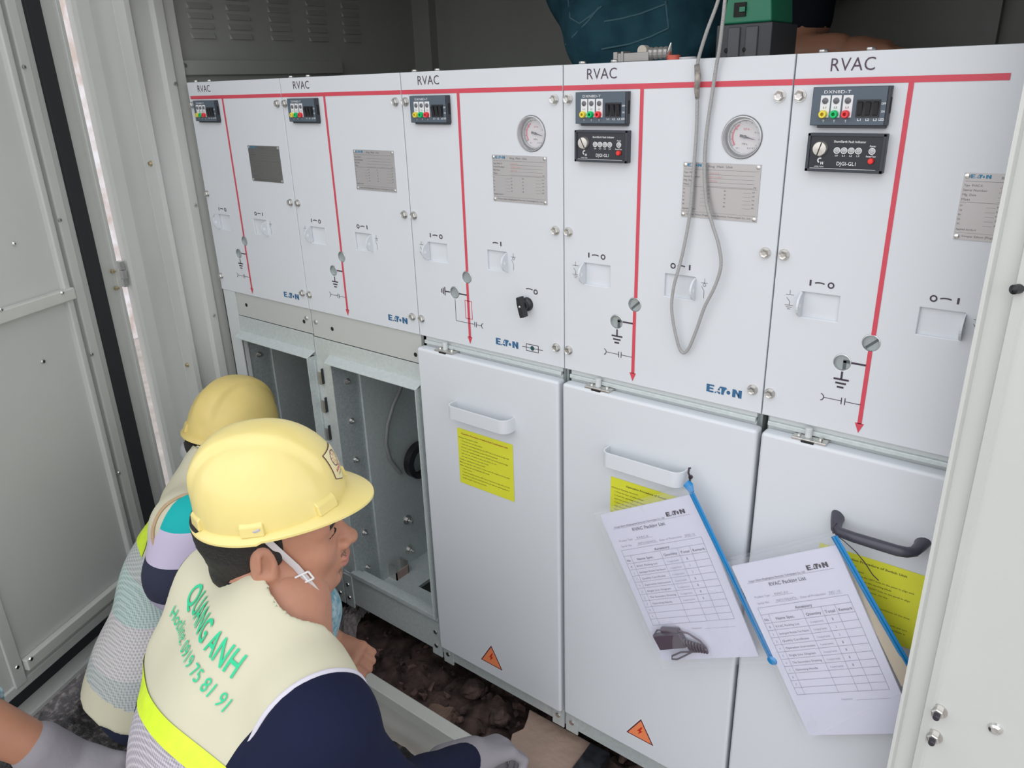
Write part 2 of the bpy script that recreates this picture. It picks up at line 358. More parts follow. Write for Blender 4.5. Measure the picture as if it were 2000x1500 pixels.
# ------------------------------------------------------------------ smooth sculpting (distance field -> surface nets)
class Sculpt:
    def __init__(s, lo, hi, h):
        s.lo = np.array(lo, float); s.h = h
        s.n = np.ceil((np.array(hi) - s.lo) / h).astype(int) + 1
        s.D = np.full(s.n, .3, np.float32)
    def win(s, lo, hi, pad):
        a = np.clip(np.floor((np.array(lo) - pad - s.lo) / s.h).astype(int), 0, s.n); b = np.clip(np.ceil((np.array(hi) + pad - s.lo) / s.h).astype(int) + 1, 0, s.n)
        if (b <= a).any(): return None, None
        ax = [s.lo[i] + s.h * np.arange(a[i], b[i]) for i in range(3)]
        X = np.stack(np.meshgrid(*ax, indexing='ij'), -1)
        return (slice(a[0], b[0]), slice(a[1], b[1]), slice(a[2], b[2])), X
    def comb(s, sl, d, k, sub=False):
        A = s.D[sl]
        if sub:
            B = -d
            if k > 0: hh = np.maximum(k - np.abs(A - B), 0) / k; s.D[sl] = np.maximum(A, B) + hh * hh * k / 4
            else: s.D[sl] = np.maximum(A, B)
        else:
            if k > 0: hh = np.maximum(k - np.abs(A - d), 0) / k; s.D[sl] = np.minimum(A, d) - hh * hh * k / 4
            else: s.D[sl] = np.minimum(A, d)
    def cap(s, a, b, ra, rb, k=.02, fl=None, flat=1., sub=False):
        """tapered capsule; fl: direction squeezed by factor flat"""
        a = np.array(a, float); b = np.array(b, float); R = max(ra, rb)
        sl, X = s.win(np.minimum(a, b) - R, np.maximum(a, b) + R, k + .03)
        if sl is None: return s
        ab = b - a; L2 = max(ab @ ab, 1e-12)
        p = X - a; t = np.clip((p @ ab) / L2, 0, 1); q = p - t[..., None] * ab
        if fl is not None:
            f = np.array(fl, float); f /= np.linalg.norm(f); c = q @ f; q = q + (c * (1 / flat - 1))[..., None] * f
        d = np.linalg.norm(q, axis=-1) - (ra + (rb - ra) * t)
        if fl is not None: d = d * (flat + 1) / 2
        s.comb(sl, d.astype(np.float32), k, sub); return s
    def ell(s, c, r, A=None, k=.02, sub=False):
        """ellipsoid, axes are the rows of A"""
        c = np.array(c, float); r = np.array(r, float); R = r.max()
        sl, X = s.win(c - R, c + R, k + .03)
        if sl is None: return s
        p = X - c
        if A is not None: p = p @ np.array(A, float).T
        k0 = np.linalg.norm(p / r, axis=-1); k1 = np.linalg.norm(p / (r * r), axis=-1) + 1e-9
        s.comb(sl, (k0 * (k0 - 1) / k1).astype(np.float32), k, sub); return s
    def all(s):
        ax = [s.lo[i] + s.h * np.arange(s.n[i]) for i in range(3)]
        return np.stack(np.meshgrid(*ax, indexing='ij'), -1)
    def keep(s, n, c, k=0.):
        """keep the side where n.(p - c) < 0"""
        X = s.all(); n = np.array(n, float); n /= np.linalg.norm(n); d = (X - np.array(c, float)) @ n
        s.D = np.maximum(s.D, d.astype(np.float32)); return s
    def wave(s, amp, freqs):
        X = s.all(); q = np.zeros(s.n)
        for d, f, ph in freqs: q += np.sin(X @ np.array(d, float) * f + ph)
        s.D += (amp * q / len(freqs)).astype(np.float32); return s
    def sample(s, p):
        q = (np.asarray(p, float) - s.lo) / s.h; i = np.clip(np.floor(q).astype(int), 0, s.n - 2); f = np.clip(q - i, 0, 1); r = 0
        for dx in (0, 1):
            for dy in (0, 1):
                for dz in (0, 1):
                    w_ = (f[..., 0] if dx else 1 - f[..., 0]) * (f[..., 1] if dy else 1 - f[..., 1]) * (f[..., 2] if dz else 1 - f[..., 2])
                    r = r + w_ * s.D[i[..., 0] + dx, i[..., 1] + dy, i[..., 2] + dz]
        return r
    def march(s, p, d, L=.4, n=160):
        """first surface point going from p along d"""
        p = np.array(p, float); d = np.array(d, float); d /= np.linalg.norm(d)
        ts = np.linspace(0, L, n); v = s.sample(p + ts[:, None] * d)
        k = np.argmax(v < 0)
        if v[k] >= 0: return None
        if k == 0: return p
        a, b = ts[k - 1], ts[k]; return p + d * (a + (b - a) * v[k - 1] / (v[k - 1] - v[k]))
    def mesh(s):
        D = s.D; S = D < 0
        cs = np.zeros(s.n - 1); cnt = np.zeros(s.n - 1)
        c8 = S[:-1, :-1, :-1].astype(np.int8)
        tot = sum(S[dx:s.n[0] - 1 + dx, dy:s.n[1] - 1 + dy, dz:s.n[2] - 1 + dz].astype(np.int8) for dx in (0, 1) for dy in (0, 1) for dz in (0, 1))
        act = (tot > 0) & (tot < 8)
        idx = -np.ones(s.n - 1, int); I = np.argwhere(act); idx[act] = np.arange(len(I))
        P = np.zeros((len(I), 3)); W = np.zeros(len(I))
        cor = [(x, y, z) for x in (0, 1) for y in (0, 1) for z in (0, 1)]
        for a in cor:
            for ax in range(3):
                if a[ax]: continue
                b = list(a); b[ax] = 1
                va = D[I[:, 0] + a[0], I[:, 1] + a[1], I[:, 2] + a[2]]; vb = D[I[:, 0] + b[0], I[:, 1] + b[1], I[:, 2] + b[2]]
                cr = (va < 0) != (vb < 0); t = np.where(cr, va / np.where(cr, va - vb, 1), 0)
                q = np.array(a, float) + np.outer(t, np.eye(3)[ax]); P[cr] += q[cr]; W[cr] += 1
        P = (I + P / W[:, None]) * s.h + s.lo
        F = []
        for ax in range(3):
            o1, o2 = [(1, 2), (2, 0), (0, 1)][ax]
            sl0 = [slice(None)] * 3; sl1 = [slice(None)] * 3; sl0[ax] = slice(0, -1); sl1[ax] = slice(1, None)
            e = S[tuple(sl0)] != S[tuple(sl1)]; inside0 = S[tuple(sl0)]
            E = np.argwhere(e)
            E = E[(E[:, o1] > 0) & (E[:, o2] > 0) & (E[:, o1] < s.n[o1] - 1) & (E[:, o2] < s.n[o2] - 1)]
            if not len(E): continue
            fl = inside0[E[:, 0], E[:, 1], E[:, 2]]
            u1 = np.eye(3, dtype=int)[o1]; u2 = np.eye(3, dtype=int)[o2]
            g = lambda Q: idx[Q[:, 0], Q[:, 1], Q[:, 2]]
            q = np.stack([g(E - u1 - u2), g(E - u2), g(E), g(E - u1)], 1)
            q[~fl] = q[~fl][:, ::-1]; F.append(q)
        F = np.concatenate(F); F = F[(F >= 0).all(1)]
        return P, F
def relax(P, F, it=2):
    e = np.concatenate([F[:, [0, 1]], F[:, [1, 2]], F[:, [2, 3]], F[:, [3, 0]]])
    for _ in range(it):
        A = np.zeros_like(P); c = np.zeros(len(P))
        for i in range(3): A[:, i] = np.bincount(e[:, 0], P[e[:, 1], i], len(P)) + np.bincount(e[:, 1], P[e[:, 0], i], len(P))
        c = np.bincount(e[:, 0], minlength=len(P)) + np.bincount(e[:, 1], minlength=len(P))
        P = P * .5 + .5 * A / c[:, None]
    return P
def skin_mesh(name, sculpts, mats, pick, parent, it=1):
    """one mesh out of one or more sculpts; pick(centres, k) gives the material index of each face"""
    VS, FS, MI = [], [], []; o = 0
    for k, sc in enumerate(sculpts):
        P, F = sc.mesh(); P = relax(P, F, it); c = P[F].mean(1)
        VS.append(P); FS.append(F + o); MI.append(np.asarray(pick(c, k), int) * np.ones(len(F), int)); o += len(P)
    V = np.concatenate(VS); F = np.concatenate(FS); MI = np.concatenate(MI)
    me = bpy.data.meshes.new(name); me.vertices.add(len(V)); me.vertices.foreach_set('co', V.ravel())
    me.loops.add(F.size); me.loops.foreach_set('vertex_index', F.ravel().astype(np.int32))
    me.polygons.add(len(F)); me.polygons.foreach_set('loop_start', np.arange(0, F.size, 4, dtype=np.int32)); me.polygons.foreach_set('loop_total', np.full(len(F), 4, np.int32))
    for m_ in mats: me.materials.append(m_)
    me.polygons.foreach_set('material_index', MI.astype(np.int32)); me.polygons.foreach_set('use_smooth', np.ones(len(F), bool))
    me.update(calc_edges=True); me.validate()
    ob = bpy.data.objects.new(name, me); COL.objects.link(ob)
    if parent is not None: attach(ob, parent)
    return ob
V3 = lambda *a: np.array(a, float)
def unit(v): v = np.array(v, float); return v / np.linalg.norm(v)

# ================================================================== the kiosk (setting)
def structure(mb, name, **k): return tag(mb.build(name, **k), kind='structure')
zt = 2.0
# soil inside the kiosk foundation and the ground outside: displaced grids
def terrain(name, x0, x1, y0, y1, z, amp, step, m, seed=1, edge=None):
    from mathutils import noise
    nx = int((x1 - x0) / step) + 1; ny = int((y1 - y0) / step) + 1; mb = MB(); vs = []
    for j in range(ny):
        for i in range(nx):
            x = x0 + (x1 - x0) * i / (nx - 1); y = y0 + (y1 - y0) * j / (ny - 1); p = Vector((x, y, seed))
            h = noise.noise(p * 6) * amp + noise.noise(p * 19) * amp * .5 + abs(noise.noise(p * 45)) * amp * .45
            vs.append((x, y, z + h))
    mb.add(vs, [(j * nx + i, j * nx + i + 1, (j + 1) * nx + i + 1, (j + 1) * nx + i) for j in range(ny - 1) for i in range(nx - 1)], m)
    return tag(mb.build(name, smooth=True, fix=False), kind='structure')
terrain('floor', -.5, 2.1, -.135, .9, -.02, .05, .012, SOIL, 3)
g = terrain('ground', -.75, 1.5, -1.25, -.17, -.03, .035, .016, TAR, 5)
mb = MB(); mb.box((-40, -40, -.35), (40, -.17, -.055), GROUND); mb.box((-40, -.17, -.35), (-.5, 40, -.055), GROUND); mb.box((-.5, .9, -.35), (40, 40, -.055), GROUND); structure(mb, 'ground_plain')
mb = MB(); mb.box((-3.2, -1.5, -.3), (-3.0, 6., 2.6), WALLO); structure(mb, 'wall_outdoor')
# sill along the front, top edge about 0.10 above the soil
mb = MB(); mb.profile([(-.3, -.136), (1.95, -.136)], -.1, .098, .004, SILLW)
mb.box((-.3, -.165, .070), (1.95, -.134, .100), SILLW); structure(mb, 'trim_1', bevel=.004, smooth=True)
# left post, an upright folded profile
pl = [(-.034, .02), (-.034, -.010), (-.026, -.012), (-.026, -.030), (-.038, -.036), (-.038, -.088), (-.022, -.091), (-.022, -.099), (-.060, -.101), (-.063, -.084), (-.090, -.082), (-.094, -.088), (-.200, -.088), (-.200, -.118), (-.206, -.124), (-.232, -.124), (-.236, -.100)]
mb = MB(); mb.profile(pl, -.05, zt, .002, KIOSK); lp = structure(mb, 'trim_2')
# right post
def rx(px, y=-.12): return at(px, 1200, Y=y).x
a0, a1, a2 = rx(1792), rx(1846, -.118), rx(1862)
pr = [(a0 + .012, -.095), (a0, -.108), (a0, -.120), (a0 + .004, -.120), (a0 + .007, -.112), (a1 - .002, -.110), (a1, -.122), (a2, -.124), (a2 + .003, -.119), (1.80, -.119), (1.815, -.122), (1.845, -.122), (1.85, -.1)]
mb = MB(); mb.profile(pr, -.05, zt, .002, KIOSK); structure(mb, 'trim_3')
# side walls, back wall, roof, header
mb = MB(); mb.box((-.06, .015, -.05), (-.05, .80, zt), KIOSK_SHADE)
structure(mb, 'wall_left')
mb = MB()
for (y0, nr) in ((.062, 7), (.165, 7), (.285, 7), (.405, 7), (.525, 7)):
    for r in range(nr):
        z = 1.497 + r * .0215
        # a pressed louvre: hooded slot
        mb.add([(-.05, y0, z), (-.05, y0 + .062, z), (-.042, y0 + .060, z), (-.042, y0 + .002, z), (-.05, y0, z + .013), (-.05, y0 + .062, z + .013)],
               [(0, 1, 2, 3), (3, 2, 5, 4), (0, 3, 4), (1, 5, 2)], KIOSK_SHADE)
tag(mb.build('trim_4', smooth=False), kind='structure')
mb = MB(); mb.box((-.05, .018, 1.416), (-.036, .50, 1.449), KIOSK_SHADE); structure(mb, 'trim_5', bevel=.002)
mb = MB(); mb.profile([(-.06, .80), (.02, .80), (.02, .83), (.10, .83), (.10, .80), (.9, .80), (.9, .82), (.95, .82), (.95, .80), (1.5, .80), (1.5, .83), (1.56, .83), (1.56, .80), (1.9, .80)], -.05, zt, .004, KIOSK_SHADE); structure(mb, 'wall_back')
mb = MB(); mb.box((1.86, -.10, -.05), (1.87, .84, zt), KIOSK_SHADE); structure(mb, 'wall_right')
mb = MB(); mb.box((-.35, -.28, zt), (2.0, .95, zt + .05), KIOSK); structure(mb, 'ceiling')
mb = MB(); mb.box((-.24, -.13, 1.66), (1.9, -.10, zt), KIOSK); structure(mb, 'trim_6')  # unseen header, added low to hold light back from the interior

def screw_on(px, py, name, m, parent, n, r=.004, h=.003, hexa=False, **pl):
    """small screw head seated on a surface; n is the outward normal"""
    p = at(px, py, **pl); mb = MB()
    mb.lathe(p, n, [(0, -.001), (r * 1.25, -.001), (r * 1.25, h * .3), (r, h * .35), (r * .8, h), (0, h)], m, n=6 if hexa else 14)
    q = Vector(n).normalized(); a = q.orthogonal().normalized()
    mb.cyl(p + q * h * .9 - a * r * .6, p + q * h * .9 + a * r * .6, r * .13, BLKM, n=5)
    return mb.build(name, parent, loc=p)
for a in ((341, 164), (381, 401), (417, 616)): screw_on(*a, 'screw', STEEL, lp, (1, 0, 0), r=.0055, h=.004, X=-.0265)
for a in ((296, 319), (368, 712)): screw_on(*a, 'screw', BRASS, lp, (0, -1, 0), r=.0055, h=.007, Y=-.100)
screw_on(361, 128, 'screw', STEEL, bpy.data.objects['trim_5'], (1, 0, 0), X=-.036)
# hinge on the left post
hp = at(240, 535, Y=-.135); mb = MB()
for k, (dz, rr) in enumerate(((.022, .0075), (0, .009), (-.022, .0075))):
    mb.box((hp.x - .012 + .006 * (k % 2), hp.y - .006, hp.z + dz - .0105), (hp.x + .008 + .006 * (k % 2), hp.y + .004, hp.z + dz + .0105), mat('hinge grey metal', (.36, .37, .37), .4, metal=.4))
mb.build('hinge', lp, loc=hp)
# nuts on the right post
for k, a in enumerate(((1833, 1388), (1824, 1437))):
    p = at(*a, Y=-.119); mb = MB()
    mb.lathe(p, (0, -1, 0), [(0, 0), (.0105, 0), (.0105, .0015), (0, .0015)], STEEL, 18)
    mb.lathe(p, (0, -1, 0), [(0, .0015), (.0075, .0015), (.0075, .008), (.006, .009), (0, .009)], STEEL, 6)
    mb.lathe(p, (0, -1, 0), [(.004, .008), (.004, .0155), (.003, .017), (0, .017)], mat('dark stud', (.05, .045, .06), .4, metal=.5), 12)
    mb.build('nut', bpy.data.objects['trim_3'], loc=p)
p = at(1944, 1423, Y=-.119); mb = MB(); mb.lathe(p, (0, -1, 0), [(0, 0), (.0085, 0), (.007, .003), (.004, .0045), (0, .004)], CHROME, 18); mb.build('screw', bpy.data.objects['trim_3'], loc=p)
p = at(1996, 563, Y=-.119); mb = MB(); mb.lathe(p, (-.6, -1, 0), [(0, 0), (.005, 0), (.005, .012), (0, .014)], BLK, 14); mb.build('stud', bpy.data.objects['trim_3'], loc=p)

# ------------------------------------------------------------------ the open left door leaf
LD = Vector((.40, -.9165, 0)).normalized(); LN = Vector((-LD.y, LD.x, 0)) * 1.0   # along the leaf, and its normal
if LN.dot(Vector(C_CAM) - Vector((-.2, -.15, 1))) < 0: LN = -LN
HG = Vector((-.206, -.150, 0))
def leafpt(px, py, off=0.):
    d = Vector(R_CAM.T @ np.array([(px - 1000) / FPX, (py - 750) / FPX, 1.])); c = Vector(C_CAM)
    t = (HG + LN * off - c).dot(LN) / d.dot(LN); return c + d * t
def leaf_sz(px, py, off=0.):
    p = leafpt(px, py, off); return (p - HG).dot(LD), p.z
ML = Matrix.Identity(4)
for i in range(3): ML[i][0] = LD[i]; ML[i][1] = LN[i]; ML[i][2] = (0, 0, 1)[i]; ML[i][3] = HG[i]
def sx(px, y=500, off=0.): return leaf_sz(px, y, off)[0]
zb = leaf_sz(100, 1368)[1]
door = thing('door_1', HG, None, None); tag(door, kind='structure')
mb = MB(); mb.box((0, -.035, zb), (.95, -.012, 1.98), KIOSK, ML); mb.box((0, -.035, zb), (sx(226) + .012, .0, 1.98), KIOSK, ML)
mb.box((0, -.035, zb), (.95, 0, zb + .012), KIOSK, ML); mb.box((sx(163) - .002, -.02, zb + .02), (sx(163) + .03, -.006, 1.98), KIOSK, ML)
mb.build('leaf_frame', door, bevel=.002)
gk0, gk1 = sx(190), sx(163)
zg = leaf_sz(75, 1330)[1]
mb = MB(); mb.box((gk0, -.012, zb + .012), (gk1, .003, 1.98), GASK, ML); mb.box((gk0, -.012, zg - .016), (.95, .003, zg + .016), GASK, ML); mb.build('gasket', door, bevel=.001)
# inner skin with a rolled border
s0, s1, s2 = sx(148), sx(118), sx(100)
zs = leaf_sz(60, 1295)[1]
mb = MB(); mb.box((s0, -.014, zs - .035), (s0 + .028, .004, 1.98), KIOSK, ML); mb.box((s0, -.014, zs - .045), (.95, .004, zs - .020), KIOSK, ML)
mb.box((s1 + .004, -.014, zs - .03), (s1 + .022, .012, 1.98), KIOSK, ML)
mb.box((s1, -.014, zs - .03), (.95, -.001, 1.98), KIOSK, ML); mb.build('inner_skin', door, bevel=.004, smooth=True)
zm = leaf_sz(130, 572)[1]
mb = MB(); mb.box((sx(134, 570), -.001, zm - .015), (.95, .020, zm + .013), SILLW, ML); mb.box((s1 + .006, -.001, zs - .004), (leaf_sz(44, 1300)[0], .016, zs + .026), SILLW, ML)
sL = leaf_sz(44, 1300)[0]; mb.box((sL + .002, -.001, zs - .03), (sL + .034, .006, 1.98), KIOSK, ML)
st = mb.build('stiffener', door, bevel=.005, smooth=True)
for a in ((47, 131), (117, 430), (179, 692), (232, 924)):
    p = leafpt(*a, .0045); mb = MB(); mb.lathe(p, LN, [(0, 0), (.0055, 0), (.004, .003), (0, .003)], CHROME, 12); mb.cyl(p + LN * .0032 - Vector((0, 0, .002)), p + LN * .0032 + Vector((0, 0, .002)), .0008, BLKM, 5); mb.build('screw', door, loc=p)
for a, of in (((122, 572), .020), ((2, 605), .020), ((33, 1303), .005), ((60, 1287), .016), ((28, 476), .0), ((84, 706), .0)):
    p = leafpt(*a, of); mb = MB(); mb.lathe(p, LN, [(0, 0), (.0055, 0), (.004, .003), (0, .003)], CHROME, 12); mb.cyl(p + LN * .0032 - Vector((0, 0, .002)), p + LN * .0032 + Vector((0, 0, .002)), .0008, BLKM, 5); mb.build('screw', door, loc=p)
for a in ((218, 530), (225, 563)):
    p = leafpt(*a, 0.); mb = MB(); mb.lathe(p, LN, [(0, 0), (.006, 0), (.006, .005), (.003, .006), (.003, .012), (0, .012)], BRASS, 6); mb.build('hinge_bolt', door, loc=p)

# ================================================================== the switchgear row
def hexbolt(c, name='bolt'):
    c = Vector(c); mb = MB()
    mb.lathe(c, (0, -1, 0), [(0, 0), (.0078, 0), (.0078, .0012), (0, .0012)], STEEL, 20)
    mb.lathe(c, (0, -1, 0), [(0, .001), (.0064, .001), (.0064, .0055), (.0054, .0068), (.003, .0062), (0, .0062)], STEEL, 6)
    return mb.build(name, loc=c)
BOLT = None
def put_bolt(c, parent):
    global BOLT
    if BOLT is None: BOLT = hexbolt(c); attach(BOLT, parent); return BOLT
    return copy_obj(BOLT, Vector(c), parent)
def arc_mark(mb, u, v, P_, flip=False, s=1.):
    """the dash between I and 0, slightly bowed"""
    pts = [(u - .0062 * s, v), (u - .002 * s, v + .0009), (u + .002 * s, v + .0009), (u + .0062 * s, v)]
    for a, b in zip(pts[:-1], pts[1:]): line(mb, a, b, .0017, INK, P_)
def earth_small(mb, u, v, P_):
    for k, w_ in enumerate((.012, .0078, .0042)): line(mb, (u - w_ / 2, v - k * .0026), (u + w_ / 2, v - k * .0026), .0006, INKP, P_)
def slot(parent, x0, u0, u1, side, P_):
    """recess with a hasp ear standing at its left (side -1) or right (+1) end"""
    c = Vector((x0 + (u0 + u1) / 2, .004, 1.4 - .3135)); mb = MB()
    mb.box((x0 + u0 - .001, .0045, 1.4 - .333), (x0 + u1 + .001, .010, 1.4 - .296), WHITE)
    s = mb.build('operating_slot', parent, loc=c)
    ux = x0 + (u0 if side < 0 else u1); pts = []
    for i in range(13):
        t = math.pi * i / 12; pts.append((.017 * math.sin(t) * 1.15, .0172 * math.cos(t)))
    mb = MB(); vs = []; th = .0014
    for dx in (-th, th):
        for y, z in pts: vs.append((ux + dx, -y + .004, 1.4 - .3145 + z))
    n = len(pts); hole = [( -.011 + .0028 * math.cos(t), .0028 * math.sin(t)) for t in [2 * math.pi * k / 12 for k in range(12)]]
    fs = [(i, i + 1, n + i + 1, n + i) for i in range(n - 1)] + [tuple(range(n)), tuple(range(2 * n - 1, n - 1, -1))]
    mb.add(vs, fs, WHITE)
    for dx in (th + .0002,): mb.lathe((ux + dx, -.009, 1.4 - .3145), (1, 0, 0), [(0, 0), (.0032, 0), (.0032, .0003), (0, .0003)], mat('hasp hole light', (.80, .82, .84), .5), 14)
    mb.build('hasp_ear', s, loc=c)
    return s
def window(parent, x0, u, v, kind, P_):
    c = Vector((x0 + u, .004, 1.4 + v)); mb = MB()
    mb.lathe((c.x, .004, c.z), (0, -1, 0), [(.0116, -.003), (.0116, .0036), (.0104, .0042), (.0104, -.002)], RIM, 28)
    mb.cyl((c.x, .0065, c.z), (c.x, .0035, c.z), .0112, DISC, 28)
    Q = lambda a, b: (c.x + a, .0031, c.z + b)
    if kind == 'slot': line(mb, (-.0062, -.0078), (.0084, .0058), .0034, DARKBAR, Q)
    elif kind == 'corner': rect(mb, .0005, -.0105, .0048, .002, DARKBAR, Q); rect(mb, .0005, -.001, .0105, .0035, DARKBAR, Q)
    mb.build('position_window', parent, loc=c)
def v_indicator(parent, x0):
    c = Vector((x0 + .0725, 0, 1.4 - .0615)); mb = MB(); Y = -.009
    mb.box((x0 + .028, -.0005, 1.4 - .0838), (x0 + .1180, -.0078, 1.4 - .0394), INDK)
    mb.box((x0 + .0365, -.0004, 1.4 - .0868), (x0 + .1165, -.006, 1.4 - .083), INDK)
    mb.box((x0 + .0288, -.0078, 1.4 - .0832), (x0 + .1142, -.0090, 1.4 - .0400), IND)
    mb.box((x0 + .1150, -.0078, 1.4 - .0832), (x0 + .1178, -.0086, 1.4 - .0400), INDK)
    mb.box((x0 + .1176, -.0065, 1.4 - .070), (x0 + .1186, -.002, 1.4 - .052), BLKM)
    h = mb.build('voltage_indicator', parent, loc=c, bevel=.0006)
    P_ = FACE(x0, Y - .0003); mb = MB()
    text(mb, 'DXN8D-T', (.0420, -.0468), .0036, .0312, WPR, .004, P_)
    for u in (.0443, .0573, .0708):
        rect(mb, u - .0055, -.0745, u + .0058, -.0490, WPR, P_)
    text(mb, 'L1', (.1 - .0155 - .0005, -.0782), .0028, .004, WPR, .02, P_); text(mb, 'L2', (.0935, -.0782), .0028, .004, WPR, .02, P_); text(mb, 'L3', (.1022, -.0782), .0028, .004, WPR, .02, P_)
    text(mb, 'LED', (.1083, -.0780), .0028, .006, WPR, .02, P_); text(mb, 'OFF', (.1090, -.0602), .0026, .0050, WPR, .02, P_); text(mb, 'ON', (.1097, -.0690), .0026, .0040, WPR, .02, P_)
    for u in (.0443, .0573, .0708):
        line(mb, (u, -.0775), (u, -.0800), .0006, WPR, P_); line(mb, (u - .0012, -.0775), (u + .0012, -.0775), .0006, WPR, P_)
    P2 = FACE(x0, Y - .0006)
    for u, s_ in ((.0443, 'L1'), (.0573, 'L2'), (.0708, 'L3')): text(mb, s_, (u - .0018, -.0640), .0024, .0036, INKP, .01, P2)
    mb.build('printing', h, loc=c, fix=False)
    for u, m_ in ((.0438, YEL), (.0570, GRN), (.0703, REDB)):
        q = Vector((x0 + u, Y, 1.4 - .0706)); mb = MB()
        mb.lathe(q, (0, -1, 0), [(.0047, 0), (.0047, .0055), (.0040, .0065), (.0022, .0065), (.0020, .001), (0, .001)], m_, 20)
        mb.build('test_socket', h, loc=q, smooth=True)
    for u in (.0443, .0573, .0708):
        q = Vector((x0 + u, Y, 1.4 - .0552)); mb = MB(); mb.lathe(q, (0, -1, 0), [(.0036, 0), (.0036, .0012), (.0028, .0018), (0, .0022)], LAMP, 16); mb.build('signal_lamp', h, loc=q, smooth=True)
    for k in range(3):
        u = .0859 + .0088 * k; q = Vector((x0 + u, Y, 1.4 - .0642)); mb = MB()
        mb.box((q.x - .0043, Y - .0016, q.z - .0098), (q.x + .0043, Y, q.z + .0098), BLK)
        mb.add([(q.x - .0028, Y - .0016, q.z - .008), (q.x + .0028, Y - .0016, q.z - .008), (q.x + .0028, Y - .0016, q.z + .008), (q.x - .0028, Y - .0016, q.z + .008),
                (q.x - .0028, Y - .0022, q.z - .007), (q.x + .0028, Y - .0022, q.z - .007), (q.x + .0028, Y - .0048, q.z + .0065), (q.x - .0028, Y - .0048, q.z + .0065)],
               [(0, 1, 5, 4), (1, 2, 6, 5), (2, 3, 7, 6), (3, 0, 4, 7), (4, 5, 6, 7)], BLK)
        mb.build('rocker_switch', h, loc=q)
    return h
def f_indicator(parent, x0, slot_ang):
    c = Vector((x0 + .075, 0, 1.4 - .116)); mb = MB(); Y = -.011
    mb.box((x0 + .0288, 0, 1.4 - .1385), (x0 + .1205, -.0095, 1.4 - .0928), INDK)
    mb.box((x0 + .0288, -.0095, 1.4 - .1385), (x0 + .1205, -.0118, 1.4 - .1345), INDK); mb.box((x0 + .0288, -.0095, 1.4 - .0962), (x0 + .1205, -.0118, 1.4 - .0928), INDK)
    mb.box((x0 + .0288, -.0095, 1.4 - .1385), (x0 + .0325, -.0118, 1.4 - .0928), INDK); mb.box((x0 + .1168, -.0095, 1.4 - .1385), (x0 + .1205, -.0118, 1.4 - .0928), INDK)
    h = mb.build('fault_indicator', parent, loc=c, bevel=.0006)
    mb = MB(); mb.box((x0 + .0325, -.0090, 1.4 - .1345), (x0 + .1168, -.0100, 1.4 - .0962), mat('fault indicator face', (.022, .025, .035), .25)); mb.build('faceplate', h, loc=c)
    P_ = FACE(x0, -.0104); mb = MB()
    text(mb, 'Short/Earth Fault Indicator', (.0606, -.1035), .0026, .0375, WPR, .02, P_)
    text(mb, 'DJGI-GL1', (.0667, -.1303), .0044, .0225, WPR, .01, P_); text(mb, 'Power', (.1028, -.1080), .0022, .0070, WPR, .02, P_); text(mb, 'Reset/Test', (.1000, -.1198), .0020, .0110, WPR, .02, P_)
    for u, s_ in ((.0653, 'L0'), (.0737, 'L1'), (.0822, 'L2'), (.0906, 'L3')): text(mb, s_, (u - .0016, -.1196), .0020, .0032, WPR, .02, P_)
    ring(mb, (.0462, -.1250), .0026, .0016, WPR, P_, 60, 250, 10); text(mb, 'H', (.0472, -.1298), .0032, .0032, WPR, .04, P_); text(mb, 'HYELTON', (.0400, -.1334), .0018, .0112, WPR, .01, P_)
    line(mb, (.0350, -.1352 + .0008), (.1130, -.1352 + .0008), .0005, WPR, FACE(x0, -.0120)); mb.build('printing', h, loc=c, fix=False)
    q = Vector((x0 + .0451, -.010, 1.4 - .1110)); mb = MB(); mb.lathe(q, (0, -1, 0), [(.0092, 0), (.0092, .003), (.0080, .0048), (0, .0052)], mat('satin battery cap', (.66, .64, .60), .28, metal=.85), 28)
    d = Vector((math.sin(slot_ang), 0, math.cos(slot_ang))) * .0078; e = Vector((0, -.0052, 0)); mb.cyl(q + e - d, q + e + d, .0007, BLK, 6)
    mb.build('battery_cap', h, loc=q, smooth=True)
    for u in (.0653, .0737, .0822, .0906, .1061):
        q = Vector((x0 + u, -.010, 1.4 - .1128)); mb = MB(); mb.lathe(q, (0, -1, 0), [(.0039, 0), (.0039, .001), (.0030, .0010)], WPR, 18); mb.lathe(q, (0, -1, 0), [(.0030, .0004), (.0026, .0012), (.0012, .0018), (0, .0018)], LEDW, 14); mb.build('signal_lamp', h, loc=q)
    q = Vector((x0 + .1064, -.010, 1.4 - .1242)); mb = MB(); mb.lathe(q, (0, -1, 0), [(.0036, 0), (.0036, .003), (.0028, .0042), (0, .0044)], BUTTON, 18); mb.build('reset_button', h, loc=q, smooth=True)
